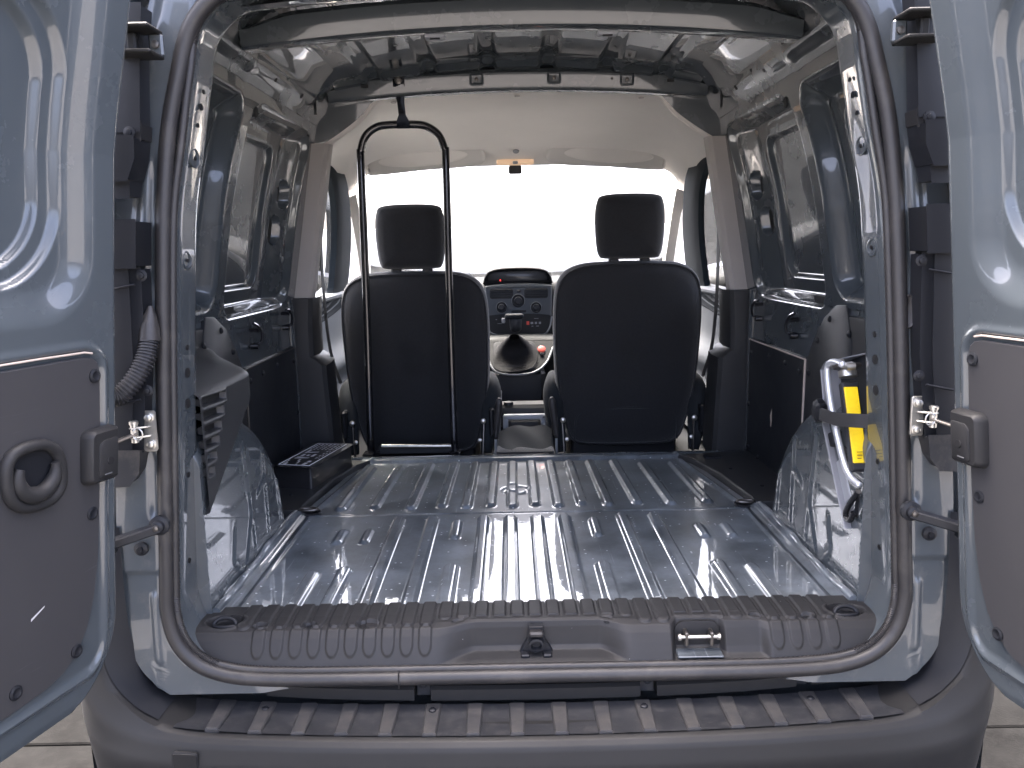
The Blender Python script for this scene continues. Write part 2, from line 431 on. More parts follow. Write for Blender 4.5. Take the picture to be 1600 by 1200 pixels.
for s in (-1, 1):
    wy = lin(1.44, 2.66, 260); wz = np.concatenate([lin(-.02, .48, 20), lin(.49, 1.085, 200)])
    w = grid('side_wall', wy, wz, lambda y, z, s=s: (s * (xw(z) + wall_rec(y, z)), y, z), 'body_paint', van, s > 0)
    for (cy, cz) in ((2.468, .855), (2.432, .75)):
        P = outline_rr(cy - .024, cy + .024, cz - .036, cz + .036, .0235, 6)
        pillow('wall_opening', P if s > 0 else P[::-1], [(0, .050), (0, .0515), (.012, .052)], lambda y, z, d, s=s: (s * (float(xw(np.array(z))) + d), y, z), 'dark_hole', w)
    # hardboard lower panel with clips
    P = outline_rr(2.085, 2.575, .0, .385, .012, 3)
    lp = pillow('lower_wall_panel', P, [(0, -.006), (0, .003), (.002, .005)], lambda y, z, d, s=s: (s * (.742 - d), y, z), 'wall_board', van)
    tube('panel_edge', [(s * .738, y, z) for (y, z) in ((2.088, .10), (2.085, .38), (2.575, .38))], .003, 'raw_mark' if s > 0 else 'steel_dark', lp, seg=6)
    P2 = [(1.84, .54), (1.90, .535), (1.97, .50), (2.03, .44), (2.07, .385), (2.07, .20), (1.80, .20), (1.80, .45)]
    gp = pillow('gusset_panel', P2[::-1] , [(0, -.006), (0, .004), (.003, .006)], lambda y, z, d, s=s: (s * (.742 - d), y, z), 'wall_board', van)
    for (y, z, pp) in ((2.12, .345, lp), (2.23, .35, lp), (2.37, .352, lp), (2.55, .34, lp), (2.56, .17, lp), (2.56, .03, lp), (2.45, .02, lp), (1.93, .50, gp), (2.0, .44, gp), (2.05, .35, gp)):
        lathe('panel_clip', [(.008, 0), (.008, .003), (.005, .006), (.002, .0065)], (s * .737, y, z), (-s, 0, 0), 'plastic_black', pp, 10)
    if s > 0:
        mk('chip_mark', [(.7355, 2.33, .20), (.7355, 2.345, .175), (.7355, 2.335, .14), (.7355, 2.325, .165)], [(0, 1, 2, 3)], 'raw_mark', lp, 0)
    # lashing hooks
    for (y, z, l) in ((2.16, .47, .06), (2.47, .49, .045)):
        V, F = join(tube_vf(cr([(s * .735, y, z - .03), (s * .715, y + .006, z - .025), (s * .708, y - .004, z), (s * .712, y - .02, z + .02), (s * .716, y - .02 - .4 * l, z + l * .5)], 5), .004, seg=8),
                    tube_vf([(s * .74, y, z - .035), (s * .72, y, z - .035)], .009, seg=10), tube_vf([(s * .74, y - .008, z + .01), (s * .715, y - .006, z + .008)], .006, seg=8))
        mk('lashing_hook', V, F, 'tube_black', w)
    # outer skin
    grid('outer_skin', lin(1.345, 2.70, 3), lin(-.35, 1.20, 30), lambda y, z, s=s: (s * (xw(z) + .085 - .12 * np.clip((z - .9) / .3, 0, 2) ** 2), y, z), 'body_paint', van, s < 0)
    # roof rail
    pr = np.array([(.642, 1.080), (.632, 1.098), (.612, 1.118), (.600, 1.150), (.575, 1.172), (.545, 1.188), (.52, 1.20)]); prs = cr(np.c_[pr, np.zeros(7)], 5)[:, :2]
    tt = np.arange(len(prs))
    rl = grid('roof_rail', lin(1.44, 2.66, 60), lin(0, len(prs) - 1, len(prs)), lambda y, t, s=s: (s * np.interp(t, tt, prs[:, 0]), y, np.interp(t, tt, prs[:, 1]) - .004 * np.exp(-((y - 1.95) / .02) ** 2)), 'body_paint', van, s > 0, ang=60)
    for (y, t, q) in ((1.60, 14, .006), (1.83, 12, .009), (1.86, 14, .006), (1.95, 13, .008), (2.12, 9, .006), (2.2, 12, .006), (2.36, 10, .008)):
        xx, zz = np.interp(t, tt, prs[:, 0]), np.interp(t, tt, prs[:, 1])
        lathe('rail_hole', [(q, 0), (q * .8, .0015)], (s * (xx + .0), y, zz), (-s * .8, 0, -.6), 'dark_hole', rl, 10)
    lathe('rail_rod', [(.004, 0), (.004, .08)], (s * .608, 2.5, 1.09), (0, 0, 1), 'plastic_black', rl, 8)
    # oval hole at the head of the post between the panels
    xx = float(xw(np.array(1.02))) - .002
    lathe('post_hole', [(.014, 0), (.012, .002)], (s * xx, 2.055, 1.025), (-s, 0, -.15), 'dark_hole', w, 14)

# ---- roof
def roof_z(x): return 1.245 - .055 * (x / .56) ** 2
def roof_fn(x, y):
    z = roof_z(x)
    for c in (-.44, -.27, -.09, .09, .27, .44):
        z = z + .010 * (1 - ss(.012, .03, np.abs(x - c)))
    z = z - .02 * ss(2.50, 2.58, y)
    return x, y, z
rp = grid('roof_panel', lin(-.56, .56, 220), lin(1.40, 2.62, 60), roof_fn, 'body_paint', van, False)
grid('roof_skin', lin(-.60, .60, 30), lin(1.36, 3.62, 30), lambda x, y: (x, y, 1.29 - .09 * (np.abs(x) / .6) ** 3 - .09 * ss(2.6, 3.62, y)), 'body_paint', van, True)
def beam(name, y0, y1, zb, h, hw, drop, lip):
    U = lin(-1, 1, 90)
    sec = [(y0 + .012, h), (y0, h - .012), (y0 + .004, .012), (y0 + .010, .0), (y0 + .02, -.003), (y1 - lip, -.003), (y1 - lip + .004, .0), (y1, .002), (y1 + .012, .006), (y1 + .004, h)]
    V = []
    for u in U:
        x = u * hw
        for (y, z) in sec: V.append((x, y, zb - drop * u * u + z * (1 - .35 * float(ss(.80, 1., np.array(abs(u)))))))
    return mk(name, V, gridfaces(len(U), len(sec), True), 'body_paint', van, 35)
cm = beam('roof_crossmember', 1.80, 1.875, 1.154, .060, .60, .036, .03)
for x in (-.19, .19): box('crossmember_clip', (x, 1.868, 1.1495 - .036 * (x / .6) ** 2), (.045, .028, .008), 'white_plastic', cm, .002)
for x in (-.19, .19): box('clip_slot', (x, 1.862, 1.1448 - .036 * (x / .6) ** 2), (.022, .008, .003), 'dark_hole', cm, .001)
for x in (-.50, -.47, .47, .50): bar('rail_wire', (x * 1.0, 1.89, 1.15), (x * 1.02, 2.06, 1.165), .004, .004, 'steel_paint', cm)
bw = beam('roof_bow', 2.575, 2.64, 1.168, .06, .585, .030, .02)
for x in (-.126, .112, .336):
    zz = 1.198 - .03 * (x / .585) ** 2
    V, F = pillow_vf(outline_rr(x - .022, x + .022, zz - .018, zz + .018, .008, 4), [(0, .004), (0, -.003), (.004, -.005), (.007, -.002)], lambda a, b, d: (a, 2.578 + d, b)); mk('bow_boss', V, F, 'body_paint', bw)
    lathe('bow_bolt', [(.006, 0), (.006, .004), (.003, .006)], (x, 2.575, zz), (0, -1, 0), 'steel_dark', bw, 10)
for x in (.47, -.47): box('bow_slot', (x, 2.575, 1.183), (.022, .004, .01), 'dark_hole', bw, .001)
box('bow_slot', (.29, 2.576, 1.192), (.006, .004, .006), 'dark_hole', bw, .001)
# rear header between opening and roof
grid('rear_header', lin(-.55, .55, 40), lin(0, 1, 12), lambda x, v: (x, 1.44 + .12 * v, 1.116 - .03 * (x / .55) ** 2 + .11 * ss(.25, 1, v)), 'body_paint', van, False)

# ---- rear opening: seal, flange, jamb
half = [(0, -.068), (.30, -.068), (.46, -.066), (.545, -.058), (.60, -.036), (.635, .005), (.648, .06), (.646, .12), (.638, .26), (.624, .50), (.612, .68), (.603, .78), (.588, .885), (.568, .965), (.550, 1.026), (.526, 1.066), (.485, 1.098), (.42, 1.115), (.28, 1.125), (.13, 1.129)]
loop = half + [(0, 1.130)] + [(-x, z) for x, z in half[:0:-1]]
LP = cr([(x, 0, z) for x, z in loop], 7, True)
def yseal(z): return 1.318 + .045 * (z + .07)
LP[:, 1] = yseal(LP[:, 2])
seal = tube('weather_seal', LP, .0130, 'rubber', van, True, 16)
tag(seal, 'dark rubber weather seal round the rear opening')
def loop_off(o, dy):
    T = np.roll(LP, -1, 0) - np.roll(LP, 1, 0); T = T[:, [0, 2]]; T /= np.linalg.norm(T, axis=1)[:, None]
    Nn = np.c_[-T[:, 1], T[:, 0]]
    o = o * np.where(LP[:, 2] > 0, 1 + .5 * np.exp(-((LP[:, 2] - .88) / .08) ** 2) - .6 * ss(.98, 1.06, LP[:, 2]), 1) if o > 0 else np.full(len(LP), o)
    Q = LP.copy(); Q[:, 0] += Nn[:, 0] * o; Q[:, 2] += Nn[:, 1] * o; Q[:, 1] += dy; return Q
# toothed grip lip beside the seal
lipP = loop_off(.0135, .006); n = len(lipP)
fine = cr(lipP, 4, True)
tube('seal_lip', fine, .0065 + .0012 * (np.arange(len(fine)) % 2), 'rubber', seal, True, 8, 60)
box('seal_joint', (-.245, yseal(-.068) - .0003, -.068), (.002, .0266, .0266), 'dark_hole', seal, .0005)
secs = [(-.004, .012), (.009, .010), (.0115, .016), (.0125, .05), (.0130, .080), (.0140, .096), (.0140, .104), (.010, .110), (-.02, .118), (-.10, .122), (-.16, .122)]
V = []
rings = [loop_off(o, d) for o, d in secs]
for i in range(n):
    for k in range(len(secs)): V.append(rings[k][i])
fr = mk('opening_flange', V, gridfaces(n, len(secs), False, True), 'body_paint', van, 40)
def xin(z, s, o): # inner flange X
    h = np.array(half)[6:]; return s * (np.interp(z, h[:, 1], h[:, 0]) - o)
for s in (-1, 1):
    for z, q in ((.845, .017), (.672, .016)):
        y = yseal(z) + .066; c = (xin(z, s, .0135 + .006 * (z > .8)), y, z); ax = (-s, -.12, 0)
        lathe('flange_plug', [(q, -.002), (q, .001), (q * .85, .0015), (q * .8, -.003), (q * .15, -.003)], c, ax, 'jamb_paint', fr, 20)
        lathe('plug_hole', [(q * .22, 0), (q * .2, .002)], (c[0] - s * .0005, c[1], c[2]), ax, 'dark_hole', fr, 10)
    for z, q in ((.955, .004), (.93, .006), (.90, .004), (.52, .005), (.475, .009), (.42, .009), (.29, .005), (.13, .005), (.03, .005)):
        y = yseal(z) + .066; lathe('flange_hole', [(q, -.001), (q, .0012), (q * .6, .0015)], (xin(z, s, .0132 + .006 * (z > .85)), y, z), (-s, -.12, 0), 'dark_hole', fr, 10)
# door jambs outside the seal
ZJ = [-.09, -.07, -.04, .0, .06, .14, .25, .36, .50, .68, .78, .98, 1.10]; XJ = [.63, .655, .68, .695, .702, .703, .700, .690, .672, .652, .640, .620, .585]
_jc = cr([(x, 0, z) for x, z in zip(XJ, ZJ)], 6); XJ, ZJ = list(_jc[:, 0]), list(_jc[:, 2])
def jamb_fn(s):
    hz = np.array(half)[4:15]
    def f(z, u):
        xi = np.where(z < .06, np.interp(z, [-.09, -.066, -.036, .005, .06], [.45, .46, .60, .635, .648]), np.interp(z, np.array(half)[6:16, 1], np.array(half)[6:16, 0])) - .006
        xo = np.interp(z, ZJ, XJ) + .02
        x = xi + (xo - xi) * u
        y = yseal(z) + .006 - .012 * ss(0, .25, u)
        y = y + .012 * ss(.62, .95, u) * (z > .3)
        def cap(px, z0, z1, r, h): 
            d = rr(x, z, px - r, px + r, z0, z1, r); return h * (1 - ss(-.006, .004, d))
        y = y - cap(.667 + .0 * z, -.03, .10, .006, .005) - cap(.672, -.075, -.03, .005, .004)
        y = y - .004 * ss(.134, .140, z) * (z < .36) + .004 * ss(.33, .37, z)
        y = y + .007 * np.exp(-((x - .652 - .05 * (.30 - z)) / .008) ** 2) * ss(.22, .25, z) * (1 - ss(.33, .36, z))
        y = y + .006 * np.exp(-((x - .632 + .1 * (z - .68)) / .006) ** 2) * ss(.62, .66, z) * (1 - ss(.80, .86, z))
        return s * x, y, z
    return f
JB = {}
for s in (-1, 1):
    JB[s] = grid('door_jamb', lin(-.088, 1.10, 240), lin(0, 1, 50), jamb_fn(s), 'jamb_paint', van, s > 0)
P = outline_rr(.617, .642, .535, .594, .0124, 6)
pillow('jamb_plug', P, [(0, .01), (0, -.003), (.003, -.006), (.006, -.004)], lambda x, z, d: (x, yseal(z) - .004 + d, z), 'rubber', JB[1])

# ---- tail lamp housings seen from the inside edge
for s in (-1, 1):
    tl = empty('tail_lamp', (s * .70, 1.31, .65), van)
    def lamp(name, pts, y0, y1, m):
        P = [(s * x, z) for x, z in pts]
        if s < 0: P = P[::-1]
        pillow(name, P, [(.004, y0), (0, y0 + .004), (0, y1)], lambda x, z, d: (x, d, z), m, tl, 30)
    lamp('upper_plate', [(.72, .875), (.72, 1.06), (.592, 1.06), (.604, .98), (.612, .875)][::-1], 1.302, 1.345, 'plastic_black')
    lamp('lamp_block', [(.74, .80), (.74, .862), (.613, .862), (.618, .832), (.630, .80)][::-1], 1.284, 1.345, 'plastic_black')
    lamp('lamp_step', [(.74, .862), (.74, .885), (.608, .885), (.611, .862)][::-1], 1.305, 1.345, 'dark_hole')
    lamp('lamp_block', [(.76, .775), (.76, .80), (.632, .80), (.636, .775)][::-1], 1.300, 1.345, 'plastic_black')
    lamp('lamp_block', [(.77, .665), (.77, .735), (.623, .735), (.630, .665)][::-1], 1.284, 1.345, 'plastic_black')
    lamp('lamp_body', [(.78, .36), (.78, .66), (.632, .66), (.640, .50), (.656, .36)][::-1], 1.303, 1.345, 'plastic_black')
    lamp('lamp_rib', [(.78, .36), (.78, .66), (.648, .66), (.656, .50), (.672, .36)][::-1], 1.294, 1.304, 'plastic_black')
    lamp('lamp_foot', [(.78, .30), (.78, .36), (.655, .36), (.663, .325), (.678, .305)][::-1], 1.292, 1.345, 'plastic_dusty')
    for (x, z) in ((.626, .872), (.628, .650), (.636, .462)):
        lathe('lamp_screw', [(.0095, 0), (.0095, .002), (.0055, .003), (.005, .006), (.0035, .0065)], (s * x, 1.302, z), (0, -1, 0), 'plastic_black', tl, 12)
        tube('screw_tab', [(s * (x + .01), 1.296, z - .014), (s * (x + .05), 1.285, z - .022)], .0022, 'plastic_black', tl, seg=6)
    # upper hinge
    uh = empty('upper_hinge', (s * .60, 1.30, 1.0), van)
    for z in (.985, 1.022): box('hinge_prong', (s * .598, 1.293, z), (.06, .055, .006), 'plastic_bumper', uh, .002)
    box('hinge_web', (s * .606, 1.305, 1.003), (.014, .03, .03), 'plastic_bumper', uh, .003)
    box('hinge_plate', (s * .577, 1.316, 1.003), (.022, .012, .034), 'jamb_paint', uh, .003)
    lathe('hinge_bolt', [(.006, 0), (.006, .005), (.002, .006)], (s * .576, 1.310, 1.003), (0, -1, 0), 'steel_dark', uh, 10)
    # door check
    dc = empty('door_check', (s * .645, 1.31, .392), van)
    P = outline_rr(-.011, .011, -.034, .034, .004, 3)
    pillow('check_plate', P if s > 0 else P[::-1], [(0, .0), (0, -.004), (.001, -.005)], lambda x, z, d: (s * (.641 + x + .002), 1.314 + d, .392 + z), 'zinc', dc)
    for dz in (-.023, .023): lathe('check_bolt', [(.0085, 0), (.0085, .001), (.0065, .0015), (.006, .006), (.0045, .007)], (s * .642, 1.309, .392 + dz), (0, -1, 0), 'zinc', dc, 12)
    for dz in (.008, -.008): bar('check_ear', (s * .645, 1.312, .392 + dz), (s * .668, 1.292, .392 + dz), .014, .003, 'zinc', dc)
    lathe('check_pin', [(.006, -.016), (.006, .014), (.0075, .0145), (.0075, .019), (.005, .021)], (s * .662, 1.296, .392), (0, 0, 1), 'zinc', dc, 12)
    bar('check_strap', (s * .658, 1.296, .391), (s * .735, 1.235, .365), .012, .005, 'steel_dark', dc)
    tube('check_clip', [(s * (.653 + .008 * math.cos(t)), 1.288, .391 + .010 * math.sin(t)) for t in lin(0, 2 * math.pi, 13)[:-1]], .0012, 'zinc', dc, True, 6)
    # lower hinge arm
    lh = empty('lower_hinge', (s * .65, 1.29, .225), van)
    bar('hinge_arm', (s * .635, 1.298, .228), (s * .705, 1.262, .212), .022, .015, 'plastic_black', lh)
    box('arm_foot', (s * .712, 1.258, .205), (.03, .03, .022), 'plastic_black', lh, .003)
    lathe('hinge_cap', [(.017, 0), (.017, .008), (.011, .010), (.010, .016), (.005, .019)], (s * .637, 1.305, .230), (0, -1, 0), 'plastic_black', lh, 16)
    lathe('hinge_bolt', [(.0055, 0), (.005, .004), (.002, .005)], (s * .637, 1.286, .230), (0, -1, 0), 'steel_dark', lh, 10)
    lathe('bump_stop', [(.012, 0), (.012, .006), (.006, .008), (.005, .012)], (s * .676, 1.312, .186), (0, -1, 0), 'plastic_black', lh, 14)
# wiring conduit on the left
hp = cr([(-.630, 1.312, .545), (-.634, 1.300, .515), (-.648, 1.287, .484), (-.672, 1.272, .458), (-.692, 1.255, .470), (-.690, 1.245, .515), (-.678, 1.238, .555), (-.690, 1.222, .59)], 26)
hs = tube('wiring_conduit', hp, np.where((np.arange(len(hp)) // 2) % 2 == 0, .0165, .0138), 'rubber_ribbed', van, seg=14, ang=25)
V, F = tube_vf([(-.626, 1.318, .60), (-.627, 1.316, .585), (-.629, 1.314, .565), (-.630, 1.312, .545)], [.004, .010, .0155, .0175], seg=14); mk('conduit_boot', V, F, 'rubber', hs)

# ---- quarter trims over the arches
def quarter(s):
    slots = [(.412 - .0265 * k, 1.442, 1.560 - .019 * k) for k in range(6)]
    def f(y, z):
        top = .41 - .10 * ss(1.6, 1.85, y) * 0
        Sx = (1 - ss(.420, .492, z)) if s < 0 else (1 - ss(.33, .46, z))
        Sy = 1 - ss(1.70, 1.95, y + .10 * np.clip((z - .2) / .2, 0, 1) * (s > 0))
        p = -.008 + (.148 if s < 0 else .122) * Sx * Sy
        if s < 0:
            p = p - .045 * ss(-.007, .009, .192 + (y - 1.418) * .594 - z) * (p > .08)
        fz = rr(y, z, 1.40, 1.855, .40, .517, .02); p = np.maximum(p, -.008 + .014 * (1 - ss(-.004, .004, fz)))
        if s < 0:
            for (cz, a, b) in slots:
                tz = z + .06 * (y - 1.47) - cz + .0
                q = np.maximum(np.abs(tz) - .0075, np.maximum(a - y, y - b)); p = p - .014 * (1 - ss(-.002, .0015, q)) + .0025 * np.exp(-((q - .004) / .0025) ** 2)
        return s * (xw(z) - p), y, z
    q = grid('quarter_trim', lin(1.432, 2.06, 150), np.concatenate([lin(.0, .24, 80), lin(.243, .43, 120), lin(.433, .55, 40)]), f, 'trim_dark', van, s > 0)
    if s < 0:
        for (cz, a, b) in slots:
            ang_ = -.06; c = np.array([(a + b) / 2, cz - .06 * ((a + b) / 2 - 1.47)])
            L_ = (b - a) - .004; ax = (np.array([1, 0, 0]), np.array([0, 1, ang_]) / math.hypot(1, ang_), np.array([0, -ang_, 1]) / math.hypot(1, ang_))
            box('louvre_shade', (-(.744 - .140 + .0115), c[0], c[1]), (.002, L_, .012), 'dark_hole', q, .0005, ax)  # dark strips put into the slots to paint their shade
    lathe('trim_clip', [(.009, 0), (.009, .003), (.004, .006)], (s * .737, 1.815, .475), (-s, 0, 0), 'plastic_black', q, 10)
    return q
for s in (-1, 1): quarter(s)

# ---- sill trim
pA = np.array([(1.4585, -.004), (1.458, .006), (1.4545, .0095), (1.43, .010), (1.40, .010), (1.375, .008), (1.362, .003), (1.352, -.008), (1.343, -.022), (1.335, -.036), (1.329, -.048), (1.324, -.056), (1.320, -.062), (1.318, -.075)])
pB = np.array([(1.4585, -.004), (1.458, .006), (1.4545, .0095), (1.43, .010), (1.40, .010), (1.384, .0095), (1.378, .006), (1.3755, -.004), (1.374, -.020), (1.372, -.038), (1.366, -.045), (1.342, -.049), (1.324, -.056), (1.318, -.075)])
tA = np.r_[0, np.cumsum(np.hypot(*np.diff(pA, axis=0).T))]; tA /= tA[-1]
kk = lin(0, 1, 110); PA = np.c_[np.interp(kk, tA, pA[:, 0]), np.interp(kk, tA, pA[:, 1])]; PB = np.c_[np.interp(kk, tA, pB[:, 0]), np.interp(kk, tA, pB[:, 1])]
def sill():
    U = lin(-1, 1, 900); V = []
    Nn = np.gradient(PA, axis=0); Nn = np.c_[Nn[:, 1], -Nn[:, 0]]; Nn /= np.linalg.norm(Nn, axis=1)[:, None]; Nn[Nn[:, 1] < -.2] *= -1
    ya = PA[:, 0]
    hw = np.interp(ya, [1.318, 1.322, 1.333, 1.36, 1.40, 1.4585], [.565, .598, .632, .648, .645, .622])
    for u in U:
        x = u * hw; xm = u * .62
        wB = np.clip(ss(-.185, -.105, x) * (1 - ss(.112, .175, x)) + .95 * ss(.242, .258, x) * (1 - ss(.332, .346, x)) + .45 * ss(.33, .345, x) * (1 - ss(.405, .425, x)), 0, 1)
        P = PA * (1 - wB[:, None]) + PB * wB[:, None]
        h = np.zeros(len(kk))
        m = round((x[0] * 0 + xm) / .0335); 
        for c in (m - 1, m, m + 1):
            cx = c * .0335
            if abs(cx) > .55: continue
            a0, a1 = 1.384, 1.47
            if abs(cx) > .2: a0 = 1.366
            d = rr(x, ya, cx - .0125, cx + .0125, a0, a1, .0115); h += .0030 * (1 - ss(-.0028, .0005, d)) - .0008 * np.exp(-((d - .0012) / .0012) ** 2)
            if (-.53 < cx < -.17) or (.41 < cx < .56):
                arc = tA; q = rr(x, (1.36 - ya) + 0 * x, cx - .0125, cx + .0125, -.012, .026, .0115); h += .0032 * (1 - ss(-.0030, .0005, q)) * (ya < 1.372)
        for (c, r_) in ((-.506, .016), (-.415, .014), (-.308, .024), (-.142, .014), (.131, .014), (.404, .014), (.497, .014)):
            dd = np.hypot(x - c, (ya - 1.376) * 1.9); h -= .007 * (1 - ss(r_ * .7, r_, dd)) 
        for c in (-.575, .575):
            dd = np.hypot((x - c) / 1.0, (ya - 1.392) * 1.6); h -= .012 * (1 - ss(.030, .036, dd)); h += .002 * np.exp(-((dd - .038) / .003) ** 2)
        P = P + Nn * h[:, None] * (1 - .8 * wB[:, None] * (ya < 1.39)[:, None])
        for k in range(len(kk)): V.append((x[k], P[k, 0], P[k, 1]))
    return mk('sill_trim', V, gridfaces(len(U), len(kk), True), 'plastic_grey', van, 50)
st = sill()
tag(st, 'grey ribbed plastic trim over the rear sill')
for c in (-.575, .575):
    tube('tie_down_ring', [(c + .021 * math.cos(t), 1.388 + .013 * math.sin(t) * .6, .004 + .012 * max(0, math.sin(t))) for t in lin(0, 2 * math.pi, 21)[:-1]], .0042, 'plastic_black', st, True, 8)
    lathe('ring_cup', [(.026, 0), (.026, .003), (.012, .002)], (c, 1.392, -.003), (0, 0, 1), 'plastic_black', st, 20)
for c in (-.506, -.415, -.142, .131, .404, .497): lathe('sill_screw', [(.006, 0), (.006, .002), (.003, .003)], (c, 1.377, .002), (0, 0, 1), 'plastic_black', st, 10)
lathe('sill_plug', [(.015, 0), (.014, .002)], (-.308, 1.377, .001), (0, 0, 1), 'dark_hole', st, 16)
# centre latch striker
lt = empty('centre_striker', (.0, 1.36, -.04), st)
P = [(-.032, -.050), (.032, -.050), (.030, -.044), (.016, -.022), (.013, .004), (-.013, .004), (-.016, -.022), (-.030, -.044)]
pillow('striker_base', P, [(0, .006), (0, -.004), (.002, -.006)], lambda x, z, d: (x, 1.366 + d, z), 'plastic_black', lt)
lathe('striker_socket', [(.014, 0), (.014, .012), (.010, .013), (.008, .004), (.002, .004)], (0, 1.358, -.026), (0, -1, -.1), 'plastic_black', lt, 18)
box('striker_hood', (0, 1.354, -.006), (.026, .02, .010), 'rubber', lt, .003)
for x in (-.02, .02): box('striker_foot', (x, 1.352, -.046), (.016, .018, .007), 'plastic_black', lt, .002)
# right latch striker in its pocket
lr = empty('door_striker', (.295, 1.37, -.03), st)
pillow('striker_backing', outline_rr(.254, .336, -.046, .004, (.018, .018, .003, .003), 5), [(0, .006), (0, -.001), (.002, -.002)], lambda x, z, d: (x, 1.3695 + d, z), 'dark_hole', lr)
lathe('striker_pin', [(.0035, -.034), (.0035, .034)], (.295, 1.352, -.018), (1, 0, 0), 'zinc', lr, 10)
for x in (.272, .318):
    box('striker_cheek', (x, 1.362, -.022), (.007, .028, .026), 'steel_dark', lr, .002)
    lathe('striker_nut', [(.006, 0), (.006, .005), (.003, .006)], (x + (.01 if x > .3 else -.01), 1.352, -.018), (1 if x > .3 else -1, 0, 0), 'zinc', lr, 10)
box('striker_plate', (.295, 1.352, -.0475), (.082, .040, .004), 'floor_paint_lit', lr, .002)

# ---- rear bumper
shade_bands = []
def bumper():
    Rg = [(0, 1.222, -.130), (.3, 1.228, -.130), (.5, 1.240, -.129), (.60, 1.250, -.126), (.66, 1.258, -.114), (.70, 1.264, -.088), (.738, 1.270, -.045), (.757, 1.278, .015), (.766, 1.290, .10), (.771, 1.306, .22)]
    I0 = [(0, 1.332, -.130), (.3, 1.338, -.130), (.5, 1.350, -.129), (.60, 1.356, -.124), (.65, 1.352, -.104), (.686, 1.336, -.082), (.704, 1.322, -.035), (.715, 1.316, .03), (.718, 1.316, .10), (.717, 1.32, .22)]
    O1 = [(0, 1.212, -.139), (.3, 1.218, -.139), (.5, 1.230, -.138), (.605, 1.240, -.136), (.672, 1.249, -.126), (.720, 1.255, -.102), (.752, 1.265, -.058), (.770, 1.278, .002), (.778, 1.298, .09), (.782, 1.33, .20)]
    O2 = [(0, 1.204, -.175), (.3, 1.210, -.175), (.5, 1.222, -.175), (.615, 1.232, -.173), (.69, 1.243, -.165), (.738, 1.258, -.148), (.766, 1.28, -.11), (.780, 1.31, -.05), (.786, 1.36, .04), (.79, 1.42, .15)]
    O3 = [(0, 1.208, -.26), (.3, 1.214, -.26), (.5, 1.226, -.26), (.61, 1.238, -.26), (.684, 1.252, -.26), (.730, 1.272, -.26), (.758, 1.30, -.26), (.772, 1.34, -.26), (.778, 1.40, -.26), (.78, 1.48, -.26)]
    O4 = [(x * .985, y + .012, -.275) for x, y, z in O3]; O5 = [(x * .97, y + .03, -.40) for x, y, z in O3]; O6 = [(x * .9, y + .12, -.43) for x, y, z in O3]
    wide = lambda L: [(x * (1 + .034 * float(ss(.55, .74, np.array(x)))), y, z) for x, y, z in L]
    O1, O2, O3, O4, O5 = wide(O1), wide(O2), wide(O3), wide(O4), wide(O5)
    lines = []
    for L in (I0, Rg, O1, O2, O3, O4, O5, O6):
        full = [(-x, y, z) for x, y, z in L[:0:-1]] + L; lines.append(cr(full, 6))
    out = []
    for a, b, nn in ((0, 1, 6), (1, 2, 4), (2, 3, 4), (3, 4, 5), (4, 5, 2), (5, 6, 3), (6, 7, 2)):
        for k in range(nn): out.append(lines[a] * (1 - k / nn) + lines[b] * (k / nn))
    out.append(lines[-1])
    A = np.array(out)                       # rows x along
    A = A.transpose(1, 0, 2)
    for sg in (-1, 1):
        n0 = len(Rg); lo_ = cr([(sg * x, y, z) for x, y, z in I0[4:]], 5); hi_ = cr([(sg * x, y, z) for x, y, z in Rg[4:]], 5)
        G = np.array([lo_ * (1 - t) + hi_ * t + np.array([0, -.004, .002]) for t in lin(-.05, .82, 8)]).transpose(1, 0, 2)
        shade_bands.append((G.reshape(-1, 3), gridfaces(G.shape[0], G.shape[1], sg > 0)))
    b = mk('bumper', A.reshape(-1, 3), gridfaces(A.shape[0], A.shape[1], True), 'plastic_bumper', van, 50)
    return b
bp = bumper()
for v_, f_ in shade_bands: mk('bumper_shade', v_, f_, 'plastic_black', bp)  # dark strips laid over the bumper corners, painting the shade on their inner band
tag(bp, 'dark grey plastic rear bumper with a ribbed step')
# rubbed step insert with raised strips
def stepline(x): return 1.222 + .075 * x * x, 1.326 + .07 * x * x
grid('step_tread', lin(-.63, .63, 120), lin(0, 1, 14), lambda x, v: (x, stepline(x)[0] + .010 + (stepline(x)[1] - stepline(x)[0] - .012) * v, -.1275 + .002 * v - .0035 * np.sin(v * math.pi) + .006 * (np.abs(x) / .6) ** 6), 'step_plastic', bp, False)
for k in range(-8, 8):
    cx = -.0 + .075 * k + .038 - .0
    if abs(cx) > .57: continue
    y0, y1 = stepline(cx)
    w0, w1 = .0115, .0145
    P = [(cx - w0, y0 + .012), (cx + w0, y0 + .012), (cx + w1, y1 - .004), (cx - w1, y1 - .004)]
    pillow('step_rib', P, [(-.001, -.136), (0, -.1265), (.0025, -.1240)], lambda x, y, d: (x, y, d + .002 * (y - y0) / .11 + .006 * (abs(x) / .6) ** 6), 'step_rib', bp, 30)
for x in (-.487, -.187, .188, .488):
    y1 = stepline(x)[1]; lathe('step_rivet', [(.007, 0), (.007, .002), (.0045, .004), (.0045, .0025), (.002, .003)], (x, y1 - .026, -.1225), (0, 0, 1), 'plastic_black', bp, 12)
